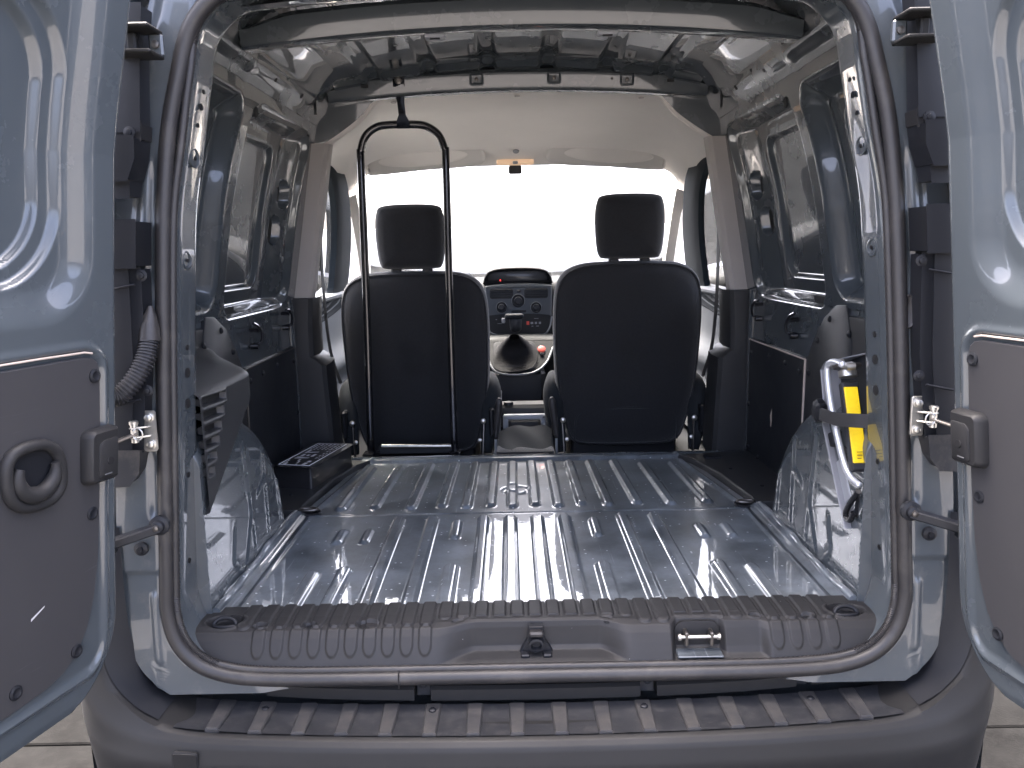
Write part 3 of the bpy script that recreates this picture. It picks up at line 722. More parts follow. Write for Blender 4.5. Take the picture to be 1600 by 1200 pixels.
# strip behind the step, in five lengths with bolts between
segs = [(-.69, -.52), (-.492, -.222), (-.192, .186), (.216, .472), (.50, .69)]
for (a, b) in segs:
    xs = lin(a, b, 14); yc = 1.339 + .07 * np.minimum(np.abs(xs), .6) ** 2 - .25 * np.maximum(0, np.abs(xs) - .60) ; zc = -.106 + .03 * (np.abs(xs) / .7) ** 4
    V = []
    for x, y, z in zip(xs, yc, zc):
        V += [(x, y - .012, z - .014), (x, y - .011, z + .006), (x, y - .004, z + .011), (x, y + .03, z + .012), (x, y + .03, z - .014)]
    F = gridfaces(14, 5, True); F.append((0, 1, 2, 3, 4)); F.append(tuple(13 * 5 + k for k in (4, 3, 2, 1, 0)))
    mk('bumper_strip', V, F, 'plastic_bumper', bp, 30)
for x in (-.507, -.207, .201, .486):
    y = 1.350 + .07 * x * x; z = -.103
    box('bolt_pocket', (x, y + .008, z - .005), (.027, .02, .03), 'plastic_dusty', bp, .002)
    lathe('strip_bolt', [(.009, 0), (.009, .006), (.005, .008), (.004, .012), (.002, .0125)], (x, y - .002, z + .006), (0, -1, .35), 'plastic_black', bp, 12)
grid('sill_underpanel', lin(-.70, .70, 60), lin(0, 1, 6), lambda x, v: (x, 1.392 - .03 * v + .0 * x, -.125 + .065 * v + .02 * (np.abs(x) / .7) ** 4), 'plastic_dusty', van, False)
P = outline_rr(-.622, -.578, -.215, -.148, .006, 4)
def bump_y(x, z): return np.interp(abs(x), [.5, .61, .69], [1.2225, 1.2325, 1.243])
tc = pillow('tow_eye_cover', P, [(0, .008), (0, -.0005), (.0015, -.0025)], lambda x, z, d: (x, float(bump_y(x, z)) + d - .001, z), 'plastic_bumper', bp)
tube('cover_gap', [(x, float(bump_y(x, z)) - .0012, z) for x, z in P], .0013, 'dark_hole', tc, True, 6)

# ---- rear doors
def make_door(s, deg, Wd):
    a = R(deg); d = np.array([s * math.sin(a), -math.cos(a), 0]); nn = np.array([-s * math.cos(a), -math.sin(a), 0])
    zE = np.array([-.05, 0, .19, .3, .4, .66, .826, .89, .968, 1.043, 1.13]); xE = np.array([.697, .692, .674, .664, .653, .628, .611, .599, .582, .566, .543])
    def pos(t, z, h):
        t, z, h = np.broadcast_arrays(np.asarray(t, float), np.asarray(z, float), np.asarray(h, float))
        x = s * np.interp(z, zE, xE) + d[0] * t + nn[0] * h; y = 1.225 + d[1] * t + nn[1] * h
        return x, y, z
    zb = -.012
    def t0(z): return .115 * (1 - np.sqrt(np.clip(1 - (np.clip((.125 - z) / .138, 0, 1)) ** 2, 0, 1)))
    dr = empty('rear_door', tuple(float(v) for v in pos(.3, zb, -.03)), van)
    def relief(t, z):
        h = np.zeros_like(t)
        pr = rr(t, z, .042, 1.2, .585, 1.22, .10); h -= .020 * (1 - ss(-.055, .0, pr))
        q = t - .05 * np.clip(.80 - z, 0, .2) * 0 + .10 * np.clip(z - .80, -.1, .2) * 0
        r1 = rr(q, z, .088, Wd - .06, .636, 1.035, .115); h -= .013 * (1 - ss(-.010, .0, r1))
        r2 = rr(q, z, .112, Wd - .084, .660, 1.012, .10); h -= .014 * (1 - ss(-.009, .0, r2))
        pn = rr(t, z, .028, Wd - .03, .035, .552, .045); h += .0035 * np.exp(-((pn - .0) / .006) ** 2) - .004 * (1 - ss(-.012, -.002, pn))
        h += .004 * np.exp(-((t - t0(z) - .018) / .008) ** 2) * 0
        return h
    rows = [(zb, -.075), (zb, -.03), (zb, -.008)] + [(zb + .002, -.002)] + [(z, 0) for z in np.r_[lin(.0, .13, 34), lin(.135, .5, 40), lin(.503, 1.06, 230), lin(1.063, 1.13, 20)]]
    cols = [(0, -.075), (0, -.045), (0, -.014), (.002, -.006), (.006, -.0015), (.011, 0)] + [(t, 0) for t in np.r_[lin(.014, .16, 90), lin(.165, Wd, 60)]]
    Z = np.array([r_[0] for r_ in rows])[:, None]; HR = np.array([r_[1] for r_ in rows])[:, None]; T = np.array([c[0] for c in cols])[None, :]; HC = np.array([c[1] for c in cols])[None, :]
    Tt = T + t0(Z) * (1 - ss(.0, .4, T)); Zz = Z + 0 * T
    h = np.minimum(HR + 0 * T, HC + 0 * Z); h = np.where(h < 0, h, relief(Tt, Zz) * ss(.011, .03, T))
    X, Yy, Zq = pos(Tt, Zz, h)
    A = np.stack([X, Yy, Zq], -1)
    mk('door_shell', A.reshape(-1, 3), gridfaces(len(rows), len(cols), s > 0), 'body_paint', dr, 40)
    # outer skin of the door
    grid('door_outer', lin(zb, 1.13, 20), lin(0, Wd, 6), lambda z, t: pos(t + t0(z), z, -.074 - .0 * t), 'body_paint', dr, s < 0)
    # hardboard panel
    Wp = Wd - .05
    P = [(Wp, .06), (Wp, .515), (Wp - .02, .535)] + [(.07, .537), (.055, .534), (.045, .526), (.0405, .512), (.040, .40), (.0415, .30), (.046, .22), (.055, .16), (.070, .115), (.09, .085), (.115, .066), (.15, .057), (.22, .053)]
    pc = 26
    pan = pillow('door_panel', P[::1], [(0, -.003), (0, .0015), (.0015, .003)], lambda t, z, h: tuple(float(v) for v in pos(t, z, h)), 'hardboard', dr)
    tube('panel_lip', [tuple(float(v) for v in pos(t, z, .003)) for (t, z) in ((Wp, .545), (.15, .545), (.07, .544), (.056, .541))], .0016, 'raw_mark', pan, seg=6)
    for (t, z) in ((.052, .507), (.058, .297), (.092, .090), (.20, .083), (.33, .507), (.33, .09)):
        lathe('panel_clip', [(.0105, 0), (.0105, .002), (.007, .0035), (.004, .002)], tuple(float(v) for v in pos(t, z, .003)), nn, 'plastic_black', pan, 14)
    # check cover box
    P = outline_rr(.022, .080, .345, .428, (.012, .006, .006, .012), 4)
    V, F = pillow_vf(P, [(0, .0), (-.001, .006), (.0015, .019), (.005, .023)], lambda t, z, h: tuple(float(v) for v in pos(t, z + .06 * (t - .05) * -1 * .0, h)))
    cb = mk('check_cover', V, F, 'plastic_grey', dr, 40)
    P2 = outline_rr(.028, .066, .352, .412, (.014, .004, .004, .008), 4)
    pillow('cover_boss', P2, [(0, .021), (.001, .025), (.004, .0265)], lambda t, z, h: tuple(float(v) for v in pos(t, z, h)), 'plastic_grey', cb)
    lathe('cover_hole', [(.0065, 0), (.006, .0012)], tuple(float(v) for v in pos(.046, .378, .0262)), nn, 'dark_hole', cb, 14)
    box('cover_slot', tuple(float(v) for v in pos(.050, .3585, .0266)), (.014, .001, .002), 'silver_trim', cb, .0003, (d, nn, np.array([0, 0, 1.])))
    if s < 0:
        ct, cz = .165, .386
        E_ = lambda rx_, rz_, h, n_=28: [tuple(float(v) for v in pos(ct + rx_ * np.sign(math.cos(t)) * abs(math.cos(t)) ** .75 + .008 * math.sin(t), cz + rz_ * np.sign(math.sin(t)) * abs(math.sin(t)) ** .75, h)) for t in lin(0, 2 * math.pi, n_ + 1)[:-1]]
        gh = empty('pull_handle', tuple(float(v) for v in pos(ct, cz, .01)), dr)
        tube('handle_bezel', E_(.044, .043, .008), .0085, 'plastic_grey', gh, True, 12, 60)
        V = E_(.044, .043, .006); mk('handle_cup', V + E_(.030, .028, .0045), gridfaces(2, 28, s > 0) + [(27, 28 + 27, 28, 0)] + [tuple(range(28, 56))], 'plastic_black', gh)
        gp_ = [tuple(float(v) for v in pos(ct + .031 * math.cos(R(q)), cz + .004 + .030 * math.sin(R(q)), .013)) for q in lin(-195, 25, 26)]
        rad = np.interp(np.arange(26), [0, 5, 13, 20, 25], [.006, .010, .0125, .010, .006])
        tube('handle_grip', gp_, rad, 'plastic_grey', gh, seg=12, ang=60)
        mk('scratch_mark', [tuple(float(v) for v in pos(t, z, .0036)) for t, z in ((.172, .175), (.1715, .179), (.148, .189), (.149, .1865))], [(0, 1, 2, 3)], 'scratch', pan, 0)
        lathe('drain_slot', [(.006, 0), (.005, .001)], tuple(float(v) for v in pos(.165, .603, -.017)), nn, 'dark_hole', dr, 10)
    return dr
ld = make_door(-1, 16, .62); rd = make_door(1, 10, .60)
tag(ld, 'open rear door with a round pull handle'); tag(rd, 'open rear door without a pull handle')

# ---- B pillars, front doors, belts
for s in (-1, 1):
    up = [(.656, 1.022), (.672, .93), (.694, .80), (.716, .68), (.742, .537)]
    V = []
    for x, z in up:
        V += [(s * (x + .02), 2.625, z), (s * (x - .004), 2.62, z), (s * (x - .044), 2.622, z), (s * (x - .056), 2.632, z), (s * (x - .062), 2.66, z), (s * (x - .050), 2.70, z), (s * (x + .02), 2.72, z)]
    F = gridfaces(5, 7, s < 0); F += [tuple(range(7)), tuple(range(28, 35))]
    pt = mk('pillar_trim', V, F, 'trim_taupe', van, 35)
    # lower pillar trim
    lo = [(.742, .536, .062), (.748, .45, .062), (.750, .345, .063), (.752, .332, .085), (.754, .315, .105), (.755, .25, .108), (.755, .12, .115), (.755, -.02, .12)]
    V = []
    for x, z, w_ in lo:
        V += [(s * (x + .01), 2.612, z), (s * (x - .006), 2.608, z), (s * (x - w_ + .012), 2.61, z), (s * (x - w_), 2.622, z), (s * (x - w_ - .004), 2.70, z), (s * (x - w_ + .01), 2.80, z), (s * (x + .01), 2.82, z)]
    F = gridfaces(len(lo), 7, s < 0); F += [tuple(range(7)), tuple(range(7 * len(lo) - 7, 7 * len(lo)))]
    mk('pillar_lower_trim', V, F, 'trim_dark', van, 35)
    box('pillar_edge', (s * .744, 2.585, .25), (.014, .035, .58), 'body_paint', van, .006)
    # front door: dark frame round the window
    def xd(z): return .775 - .13 * max(0, z - .5)
    inner = [(2.72, .50), (3.24, .50), (3.30, .60), (3.30, .70), (3.27, .80), (3.20, .90), (3.08, .97), (2.95, .99), (2.72, .99)]
    outer = [(2.66, .46), (3.55, .44), (3.66, .55), (3.66, .70), (3.60, .84), (3.46, .98), (3.25, 1.05), (3.0, 1.07), (2.66, 1.07)]
    ii = cr([(0, *p) for p in inner], 4, True)[:, 1:]; oo = cr([(0, *p) for p in outer], 4, True)[:, 1:]; m_ = (ii * .55 + oo * .45)
    V = []
    for k in range(len(ii)):
        for (p, off) in ((oo[k], .0), (m_[k] * .5 + oo[k] * .5, .018), (m_[k], .012), (ii[k] * .85 + oo[k] * .15, .022), (ii[k], .012), (ii[k], -.03), (oo[k], -.04)):
            V.append((s * (xd(p[1]) - off), p[0], p[1]))
    fd = empty('front_door', (s * .77, 3.1, .3), van)
    mk('window_frame', V, gridfaces(len(ii), 7, s < 0, True), 'frame_black', fd, 50)
    mk('window_glass', [(s * xd(z), y, z) for y, z in ii], [tuple(range(len(ii)))], 'glass', fd, 0)
    grid('door_card', lin(2.66, 3.80, 40), lin(-.10, .505, 40), lambda y, z, s=s: (s * (.762 - .05 * np.exp(-((z - .24) / .05) ** 2) - .05 * ss(.44, .505, z) * 0 - .03 * (1 - ss(.10, .16, z)) + .03 * (1 - ss(-.02, .02, rr(y, z, 2.80, 3.02, .30, .44, .05)))), y, z), 'door_card', fd, s > 0)
    box('door_sill_cap', (s * .775, 3.22, .505), (.07, 1.1, .025), 'door_card', fd, .01)
    grid('door_skin', lin(2.66, 3.85, 4), lin(-.35, .50, 6), lambda y, z, s=s: (s * (.83 + 0 * y), y, z), 'body_paint', fd, s < 0)
    # seat belt
    sb = empty('seat_belt', (s * .67, 2.68, .6), van)
    box('belt_anchor', (s * .664, 2.715, .775), (.012, .03, .05), 'plastic_black', sb, .004)
    lathe('anchor_bolt', [(.011, 0), (.011, .008), (.007, .012)], (s * .658, 2.705, .80), (-s, -.3, 0), 'silver_trim', sb, 12)
    V, F = [], []
    bpts = [(s * .664, 2.72, .755), (s * .668, 2.735, .55), (s * .665, 2.77, .35), (s * .645, 2.82, .22)]
    for p in cr(bpts, 5): V += [(p[0], p[1] - .018, p[2]), (p[0], p[1] + .018, p[2]), (p[0] + .002 * s, p[1] + .018, p[2]), (p[0] + .002 * s, p[1] - .018, p[2])]
    mk('belt_webbing', V, [q for q in gridfaces(len(V) // 4, 4)] , 'belt', sb, 60)
    pillow('belt_guide', outline_rr(-.03, .03, -.05, .05, .025, 5), [(0, 0), (0, .010), (.006, .016)], lambda y, z, d, s=s: (s * (.70 - d), 2.80 + y, .80 + z), 'trim_taupe', sb)
    # door mirror outside
    dm = empty('door_mirror', (s * .90, 3.42, .62), van)
    V, F = soft_vf(outline_rr(-.08, .08, -.11, .10, .05, 6), [(.5, -.05), (.9, -.035), (1, 0), (.95, .05), (.6, .09)], lambda x, z, d: (s * .92 + x, 3.45 + d, .62 + z)); mk('mirror_shell', V, F, 'plastic_black', dm, 60)
    bar('mirror_arm', (s * .80, 3.50, .54), (s * .90, 3.47, .57), .05, .04, 'plastic_black', dm, .01)
    # A pillar trim
    V = []
    for (x, y, z, w_) in ((.745, 3.56, .93, .05), (.755, 3.72, .84, .045), (.775, 3.92, .70, .045), (.80, 4.13, .55, .05)):
        V += [(s * (x + .03), y + .02, z), (s * (x - .01), y - .02, z - .02), (s * (x - w_), y, z), (s * (x - w_ + .01), y + .05, z + .01)]
    mk('windscreen_pillar', V, gridfaces(4, 4, s < 0), 'headliner', van, 60)
    grid('cab_side', lin(3.50, 4.25, 4), lin(-.35, .53, 4), lambda y, z, s=s: (s * (.80 + 0 * y), y, z), 'plastic_black', van, s > 0)

# ---- headliner, visors, lamp, mirror
rear = [(0, 1.172), (.25, 1.168), (.39, 1.160), (.45, 1.146), (.505, 1.092), (.56, 1.052), (.615, 1.018), (.66, .995)]
midl = [(0, 1.165), (.25, 1.160), (.42, 1.150), (.52, 1.130), (.58, 1.10), (.63, 1.06), (.67, 1.02), (.70, .99)]
front = [(0, 1.046), (.25, 1.045), (.45, 1.040), (.60, 1.030), (.665, 1.010), (.70, .98), (.72, .95), (.732, .92)]
SEC = [(2.655, rear, .012), (2.66, rear, 0), (2.70, rear, .0), (3.05, midl, 0), (3.35, [(a * .5 + c * .5, b * .55 + d * .45) for (a, b), (c, d) in zip(midl, front)], 0), (3.60, front, 0), (3.66, front, .01)]
rowsH = []
for (y, L, up_) in SEC:
    full = [(-x, z) for x, z in L[:0:-1]] + L; rowsH.append(cr([(x, y, z + up_) for x, z in full], 6))
H = np.array(rowsH); H2 = np.array([cr(H[:, k], 5) for k in range(H.shape[1])])
hl = mk('headliner', H2.reshape(-1, 3), gridfaces(H2.shape[0], H2.shape[1]), 'headliner', van, 60)
tag(hl, 'pale grey fabric headliner over the cab')
ringo = [(0, 1.26), (.25, 1.26), (.42, 1.25), (.54, 1.24), (.64, 1.20), (.70, 1.14), (.74, 1.06), (.76, .99)]
VV = []
for L_ in (rear, ringo):
    full = [(-x, z) for x, z in L_[:0:-1]] + L_; VV.append(cr([(x, 2.668 if L_ is rear else 2.645, z + .004) for x, z in full], 6))
VV = np.array(VV).transpose(1, 0, 2)
mk('cab_arch', VV.reshape(-1, 3), gridfaces(VV.shape[0], 2), 'body_paint', van, 60)
for x in (-.40, .0, .40): lathe('headliner_clip', [(.010, 0), (.008, .003)], (x, 2.70, 1.156 if x else 1.169), (0, 0, -1), 'trim_taupe', hl, 10)
for s in (-1, 1):
    P = [(.145, 1.040), (.40, 1.020), (.60, 1.005), (.635, 1.015), (.638, 1.070), (.615, 1.092), (.40, 1.108), (.17, 1.120), (.148, 1.112)]
    P = [(s * x, z) for x, z in P]; P = P if s > 0 else P[::-1]
    Pc = cr([(x, 0, z) for x, z in P], 4, True)[:, [0, 2]]
    vs = pillow('sun_visor', Pc, [(.012, 0), (.003, -.006), (0, -.014), (.004, -.022), (.014, -.027)], lambda x, z, d: (x, 3.50 + d - (z - 1.05) * 1.1, z), 'visor', van, 50)
    E2 = [(s * (.39 + .19 * math.cos(t)), 1.062 + .028 * math.sin(t) - .06 * (.19 * math.cos(t))) for t in lin(0, 2 * math.pi, 33)[:-1]]
    pillow('visor_inlay', E2 if s > 0 else E2[::-1], [(0, -.026), (.001, -.029), (.006, -.0295)], lambda x, z, d: (x, 3.50 + d - (z - 1.05) * 1.1, z), 'headliner', vs)
lmp = pillow('dome_lamp', outline_rr(-.08, .08, 3.53, 3.585, .02, 5), [(0, 1.06), (0, 1.043), (.006, 1.039)], lambda x, y, d: (x - .003, y, d), 'lamp_amber', van)
box('lamp_switch', (-.003, 3.497, 1.043), (.022, .01, .012), 'grey_plastic_light', lmp, .003)
lathe('lamp_button', [(.014, 0), (.012, .004)], (.0, 3.44, 1.083), (0, -.5, -1), 'grey_plastic_light', hl, 14)
rm = pillow('rear_view_mirror', outline_rr(-.032, .026, 1.004, 1.040, .008, 4), [(.003, 0), (0, -.006), (0, -.016), (.003, -.02)], lambda x, z, d: (x, 3.60 + d, z), 'plastic_black', van)

# ---- windscreen, bonnet, cab floor
mk('windscreen', [(-.74, 3.64, 1.05), (.74, 3.64, 1.05), (.80, 4.18, .53), (-.80, 4.18, .53)], [(0, 1, 2, 3)], 'glass', van, 0)
grid('bonnet', lin(-.78, .78, 12), lin(4.18, 4.95, 12), lambda x, y: (x, y, .50 - .30 * ((y - 4.18) / .77) ** 2 - .08 * (x / .78) ** 2), 'body_paint', van, False)
box('nose', (0, 4.75, -.12), (1.58, .5, .5), 'plastic_bumper', van, .06)
grid('cab_floor', lin(-.80, .80, 4), lin(2.56, 4.20, 4), lambda x, y: (x, y, -.13 + 0 * x), 'plastic_black', van, False)
box('underbody', (0, 2.9, -.22), (1.50, 2.9, .12), 'plastic_black', van, .02)
for s in (-1, 1):
    for y in (1.78, 4.25):
        wh = empty('wheel', (s * .70, y, GZ + .30), van)
        lathe('tyre', [(.20, -.08), (.27, -.085), (.295, -.07), (.30, -.05), (.30, .05), (.295, .07), (.27, .085), (.20, .08)], (s * .70, y, GZ + .30), (1, 0, 0), 'tyre', wh, 40)
        lathe('rim', [(.05, .03), (.10, .04), (.17, .06), (.198, .078), (.198, .05)], (s * .70, y, GZ + .30), (s, 0, 0), 'alloy', wh, 30)

# ---- seats
def make_seat(cx, dz, cy):
    st_ = empty('front_seat', (cx, cy + .3, -.13), van)
    hw = [(-.060, .10), (-.056, .165), (-.045, .195), (-.02, .215), (.05, .235), (.15, .254), (.25, .263), (.36, .267), (.45, .267), (.52, .262), (.565, .250), (.595, .228), (.614, .196), (.625, .15), (.629, .08)]
    P = [(w, z) for z, w in hw] + [(0, .63)] + [(-w, z) for z, w in hw[::-1]]
    Pc = cr([(x, 0, z) for x, z in P], 4, True)[:, [0, 2]]
    def f3(x, z, d): return (cx + x, cy + .10 - .16 * z + d + .02 * (x / .26) ** 2, z + dz)
    V, F = soft_vf(Pc, [(.0, -.072), (.25, -.071), (.5, -.068), (.70, -.064), (.84, -.058), (.92, -.050), (.97, -.038), (.995, -.018), (1, .005), (.99, .03), (.95, .055), (.85, .07), (.6, .07), (.2, .06)], f3)
    mk('backrest', V, F, 'fabric', st_, 180)
    # piping seam round the rear shell
    c = Pc.mean(0); tube('seam', [f3(*(c + (p - c) * .965), -.043) for p in Pc], .0035, 'fabric', st_, True, 6)
    if dz > 0:
        tube('lower_seam', cr([f3(x, z, -.066 + .01 * abs(x) / .2) for x, z in ((-.19, -.03), (-.185, .05), (-.15, .085), (0, .098), (.15, .085), (.185, .05), (.19, -.03))], 6), .004, 'fabric', st_, seg=6)
    Ph = cr([(x, 0, z) for x, z in ((-.108, .655), (-.118, .70), (-.122, .78), (-.116, .835), (-.095, .86), (0, .866), (.095, .86), (.116, .835), (.122, .78), (.118, .70), (.108, .655), (.085, .644), (0, .642), (-.085, .644))], 4, True)[::-1][:, [0, 2]]
    f4 = lambda x, z, d: (cx + x, cy - .01 + d - .05 * (z - .64), z + dz - .006)
    V, F = soft_vf(Ph, [(.0, -.050), (.4, -.049), (.7, -.045), (.88, -.036), (.97, -.02), (1, .0), (.97, .03), (.85, .05), (.3, .055)], f4)
    hr = mk('headrest', V, F, 'fabric', st_, 180)
    for x in (-.055, .055):
        tube('headrest_post', [(cx + x, cy - .005, .60 + dz), (cx + x, cy - .01, .66 + dz)], .0065, 'steel_dark', hr, seg=10)
        box('post_guide', (cx + x, cy - .004, .632 + dz), (.035, .03, .016), 'plastic_black', hr, .005)
    # cushion with lighter side bolsters
    V, F = soft_vf(outline_rr(-.25, .25, cy + .10, cy + .60, .07, 6), [(.85, -.02), (.98, .01), (1, .06), (.97, .12), (.85, .145), (.3, .14)], lambda x, y, d: (cx + x, y, d)); mk('cushion', V, F, 'fabric_side', st_, 180)
    box('seat_base', (cx, cy + .32, -.075), (.40, .42, .10), 'plastic_black', st_, .01)
    for q in (-1, 1):
        Pb = [(q * .245, cy + .02, -.06), (q * .262, cy + .05, .06), (q * .268, cy + .10, .16), (q * .262, cy + .20, .20)]
        tube('side_bolster', [(cx + a, b, c_) for a, b, c_ in cr(Pb, 5)], [.02 + .018 * math.sin(k / 15 * math.pi) for k in range(16)], 'fabric_side', st_, seg=12, ang=180)
        box('recliner_cover', (cx + q * .268, cy + .02, .06), (.018, .07, .10), 'plastic_black', st_, .008)
        bar('hinge_strap', (cx + q * .232, cy - .02, -.10), (cx + q * .240, cy + .01, .065), .022, .005, 'steel_dark', st_)
        lathe('recliner_bolt', [(.010, 0), (.010, .008), (.005, .011)], (cx + q * .238, cy - .015, .068), (0, -1, 0), 'zinc', st_, 12)
        lathe('mount_bolt', [(.008, 0), (.008, .007), (.004, .009)], (cx + q * .225, cy - .03, .0), (0, -1, .2), 'zinc', st_, 10)
        bar('seat_rail', (cx + q * .20, cy - .02, -.105), (cx + q * .20, cy + .55, -.105), .03, .03, 'steel_dark', st_)
    return st_
s1 = make_seat(-.380, -.018, 2.86); s2 = make_seat(.385, .004, 2.85)
tag(s1, 'black fabric front seat behind the steel load guard'); tag(s2, 'black fabric front seat with a seam across its lower back')
for s, cx in ((-1, -.085), (1, .108)):
    P = [(cx + .004 * s * -1, 2.77, .165), (cx, 2.775, .12), (cx - .008 * -s, 2.78, .06), (cx - .012 * -s, 2.78, .015)]
    pp = cr(P, 5); tube('recliner_lever', pp, [.006, .011, .0125, .013, .013, .013, .0125, .012, .012, .0115, .011, .010, .0095, .009, .008, .006], 'lever_grey', s1 if s < 0 else s2, seg=12, ang=180, sc=(1, 1))
    tube('lever_shaft', [(cx + .012 * s, 2.79, .02), (cx + .013 * s, 2.79, -.10)], .005, 'steel_paint', s1 if s < 0 else s2, seg=8)

# ---- tubular load guard behind the left seat
lg = empty('load_guard', (-.37, 2.64, 0), van)
gx0, gx1, gy = -.512, -.234, 2.66
pts = [(gx0 - .012, gy + .02, .0), (gx0 - .008, gy, .10), (gx0, gy, .5), (gx0 + .004, gy, .96), (gx0 + .006, gy, 1.0), (gx0 + .022, gy, 1.045), (gx0 + .055, gy, 1.072), (gx0 + .095, gy, 1.080), (gx1 - .095, gy, 1.080), (gx1 - .055, gy, 1.072), (gx1 - .02, gy, 1.045), (gx1 - .003, gy, 1.0), (gx1, gy, .96), (gx1 - .002, gy, .5), (gx1 - .002, gy, .10), (gx1, gy + .01, .0)]
tube('guard_frame', cr(pts, 7), .0125, 'tube_black', lg, seg=14, ang=180)
tube('guard_crossbar', [(gx0 + .03, gy - .012, .030), (gx1 - .012, gy - .012, .026)], .0065, 'zinc', lg, seg=10)
box('guard_panel', ((gx0 + gx1) / 2 + .01, gy + .006, .012), (.26, .004, .03), 'plastic_black', lg, .001)
P = [(-.018, 1.215), (-.018, 1.172), (-.011, 1.14), (-.011, 1.105), (-.02, 1.088), (-.02, 1.066), (.02, 1.066), (.02, 1.088), (.011, 1.105), (.011, 1.14), (.018, 1.172), (.018, 1.215)]
pillow('guard_bracket', P, [(0, .006), (0, -.002), (.001, -.003)], lambda x, z, d: (-.365 + x, np.interp(z, [1.06, 1.09, 1.17, 1.215], [2.642, 2.640, 2.585, 2.565]) + d, z), 'tube_black', lg)
lathe('bracket_bolt', [(.011, 0), (.011, .006), (.006, .008), (.006, .005)], (-.365, 2.565, 1.195), (0, -1, 0), 'steel_dark', lg, 12)
for q in (gx0 - .012, gx1): box('guard_foot', (q, 2.645, .004), (.04, .05, .012), 'tube_black', lg, .003)

# ---- dashboard
db = empty('dashboard', (0, 3.7, .3), van)
pd = [(3.70, -.10), (3.68, .10), (3.66, .30), (3.655, .44), (3.67, .50), (3.72, .532), (3.85, .535), (4.10, .545), (4.20, .53)]
pdc = cr([(0, *p) for p in pd], 5)
grid('dash_body', lin(-.79, .79, 50), np.arange(len(pdc)), lambda x, t: (x, np.interp(t, np.arange(len(pdc)), pdc[:, 1]) + .10 * ss(.12, .3, np.abs(x)) * (t < 30) - .02 * (x / .8) ** 2, np.interp(t, np.arange(len(pdc)), pdc[:, 2]) - .03 * ss(.2, .5, np.abs(x))), 'dash', db, False)
P = cr([(x, 0, z) for x, z in ((-.158, .528), (-.150, .56), (-.125, .588), (-.06, .600), (.06, .600), (.125, .588), (.150, .56), (.158, .528))], 5)[::-1][:, [0, 2]]
pillow('display_hood', P, [(.004, .12), (0, .02), (0, -.035), (.004, -.04), (.010, -.034), (.012, -.01)], lambda x, z, d: (x, 3.68 + d, z), 'dash', db)
pillow('display_screen', outline_rr(-.135, .135, .535, .582, .012, 4), [(0, .004), (0, 0), (.002, -.001)], lambda x, z, d: (x, 3.662 + d, z), 'print_black', db)
box('warning_light', (-.079, 3.660, .543), (.005, .002, .008), 'led_red', db, .0005)
# fascia: follows the photographed outline, leaning back at the top
Pf = [(-.145, .40), (-.148, .50), (-.135, .522), (0, .530), (.135, .522), (.152, .50), (.150, .40), (.145, .335), (.120, .305), (.09, .296), (-.07, .298), (-.11, .308), (-.14, .335)]
Pf = cr([(x, 0, z) for x, z in Pf], 4, True)[::-1][:, [0, 2]]
fy = lambda z: 3.600 + .14 * (z - .3)
fa = pillow('centre_fascia', Pf, [(0, .10), (0, .004), (.004, -.004), (.008, -.005)], lambda x, z, d: (x, fy(z) + d, z), 'fascia', db)
for s in (-1, 1):
    x0, x1 = (.028, .135) if s > 0 else (-.128, -.022)
    pillow('air_vent', outline_rr(x0, x1, .462, .508, .012, 4), [(0, .0), (0, -.007), (.003, -.008)], lambda x, z, d: (x, fy(z) + d, z), 'plastic_black', fa)
    for k in range(4): box('vent_slat', ((x0 + x1) / 2, fy(.47 + .0105 * k) - .0095, .4695 + .0105 * k), (x1 - x0 - .012, .006, .0028), 'dash', fa, .0008)
box('hazard_button', (.003, fy(.49) - .007, .495), (.016, .005, .012), 'plastic_black', fa, .002)
for (x, z, q) in ((.0, .452, .030), (-.075, .424, .025), (.080, .421, .025)):
    kn = lathe('control_knob', [(q, 0), (q, .004), (q * .86, .005), (q * .8, .002)], (x, fy(z) - .004, z), (0, -1, .14), 'plastic_black', fa, 24)
    tube('knob_ring', [(x + q * .98 * math.cos(t), fy(z) - .0085, z + q * .98 * math.sin(t)) for t in lin(0, 2 * math.pi, 25)[:-1]], .0018, 'silver_trim', kn, True, 6)
    lathe('knob_grip', [(q * .62, 0), (q * .58, .012), (q * .5, .018), (q * .2, .0195)], (x, fy(z) - .007, z), (0, -1, .14), 'plastic_black', kn, 18)
box('switch_row', (.002, fy(.405) - .006, .405), (.066, .006, .011), 'plastic_black', fa, .003)
pillow('radio_panel', cr([(x, 0, z) for x, z in ((-.125, .325), (-.128, .385), (.135, .383), (.132, .33), (.11, .311), (-.10, .312))], 5, True)[:, [0, 2]], [(0, .0), (0, -.007), (.004, -.0085)], lambda x, z, d: (x, fy(z) + d, z), 'dark_hole', fa)
for (x, z, w_, h_) in ((-.085, .352, .02, .002), (.06, .352, .012, .010), (.078, .352, .010, .010), (.096, .352, .010, .010), (.062, .338, .008, .003), (.085, .338, .012, .003), (.08, .372, .02, .002), (-.10, .37, .006, .003)):
    box('radio_mark', (x, fy(z) - .0088, z), (w_, .001, h_), 'grey_plastic_light', fa, .0002)
box('radio_key', (.042, fy(.352) - .009, .352), (.012, .002, .016), 'red_mark', fa, .0005)
tube('fascia_border', [(x, fy(z) - .007, z) for x, z in cr([(x, z) for x, z in ((-.145, .36), (-.138, .325), (-.11, .304), (-.06, .297), (.09, .296), (.125, .308), (.143, .34), (.15, .38))], 6)], .0045, 'silver_trim', fa, seg=8)
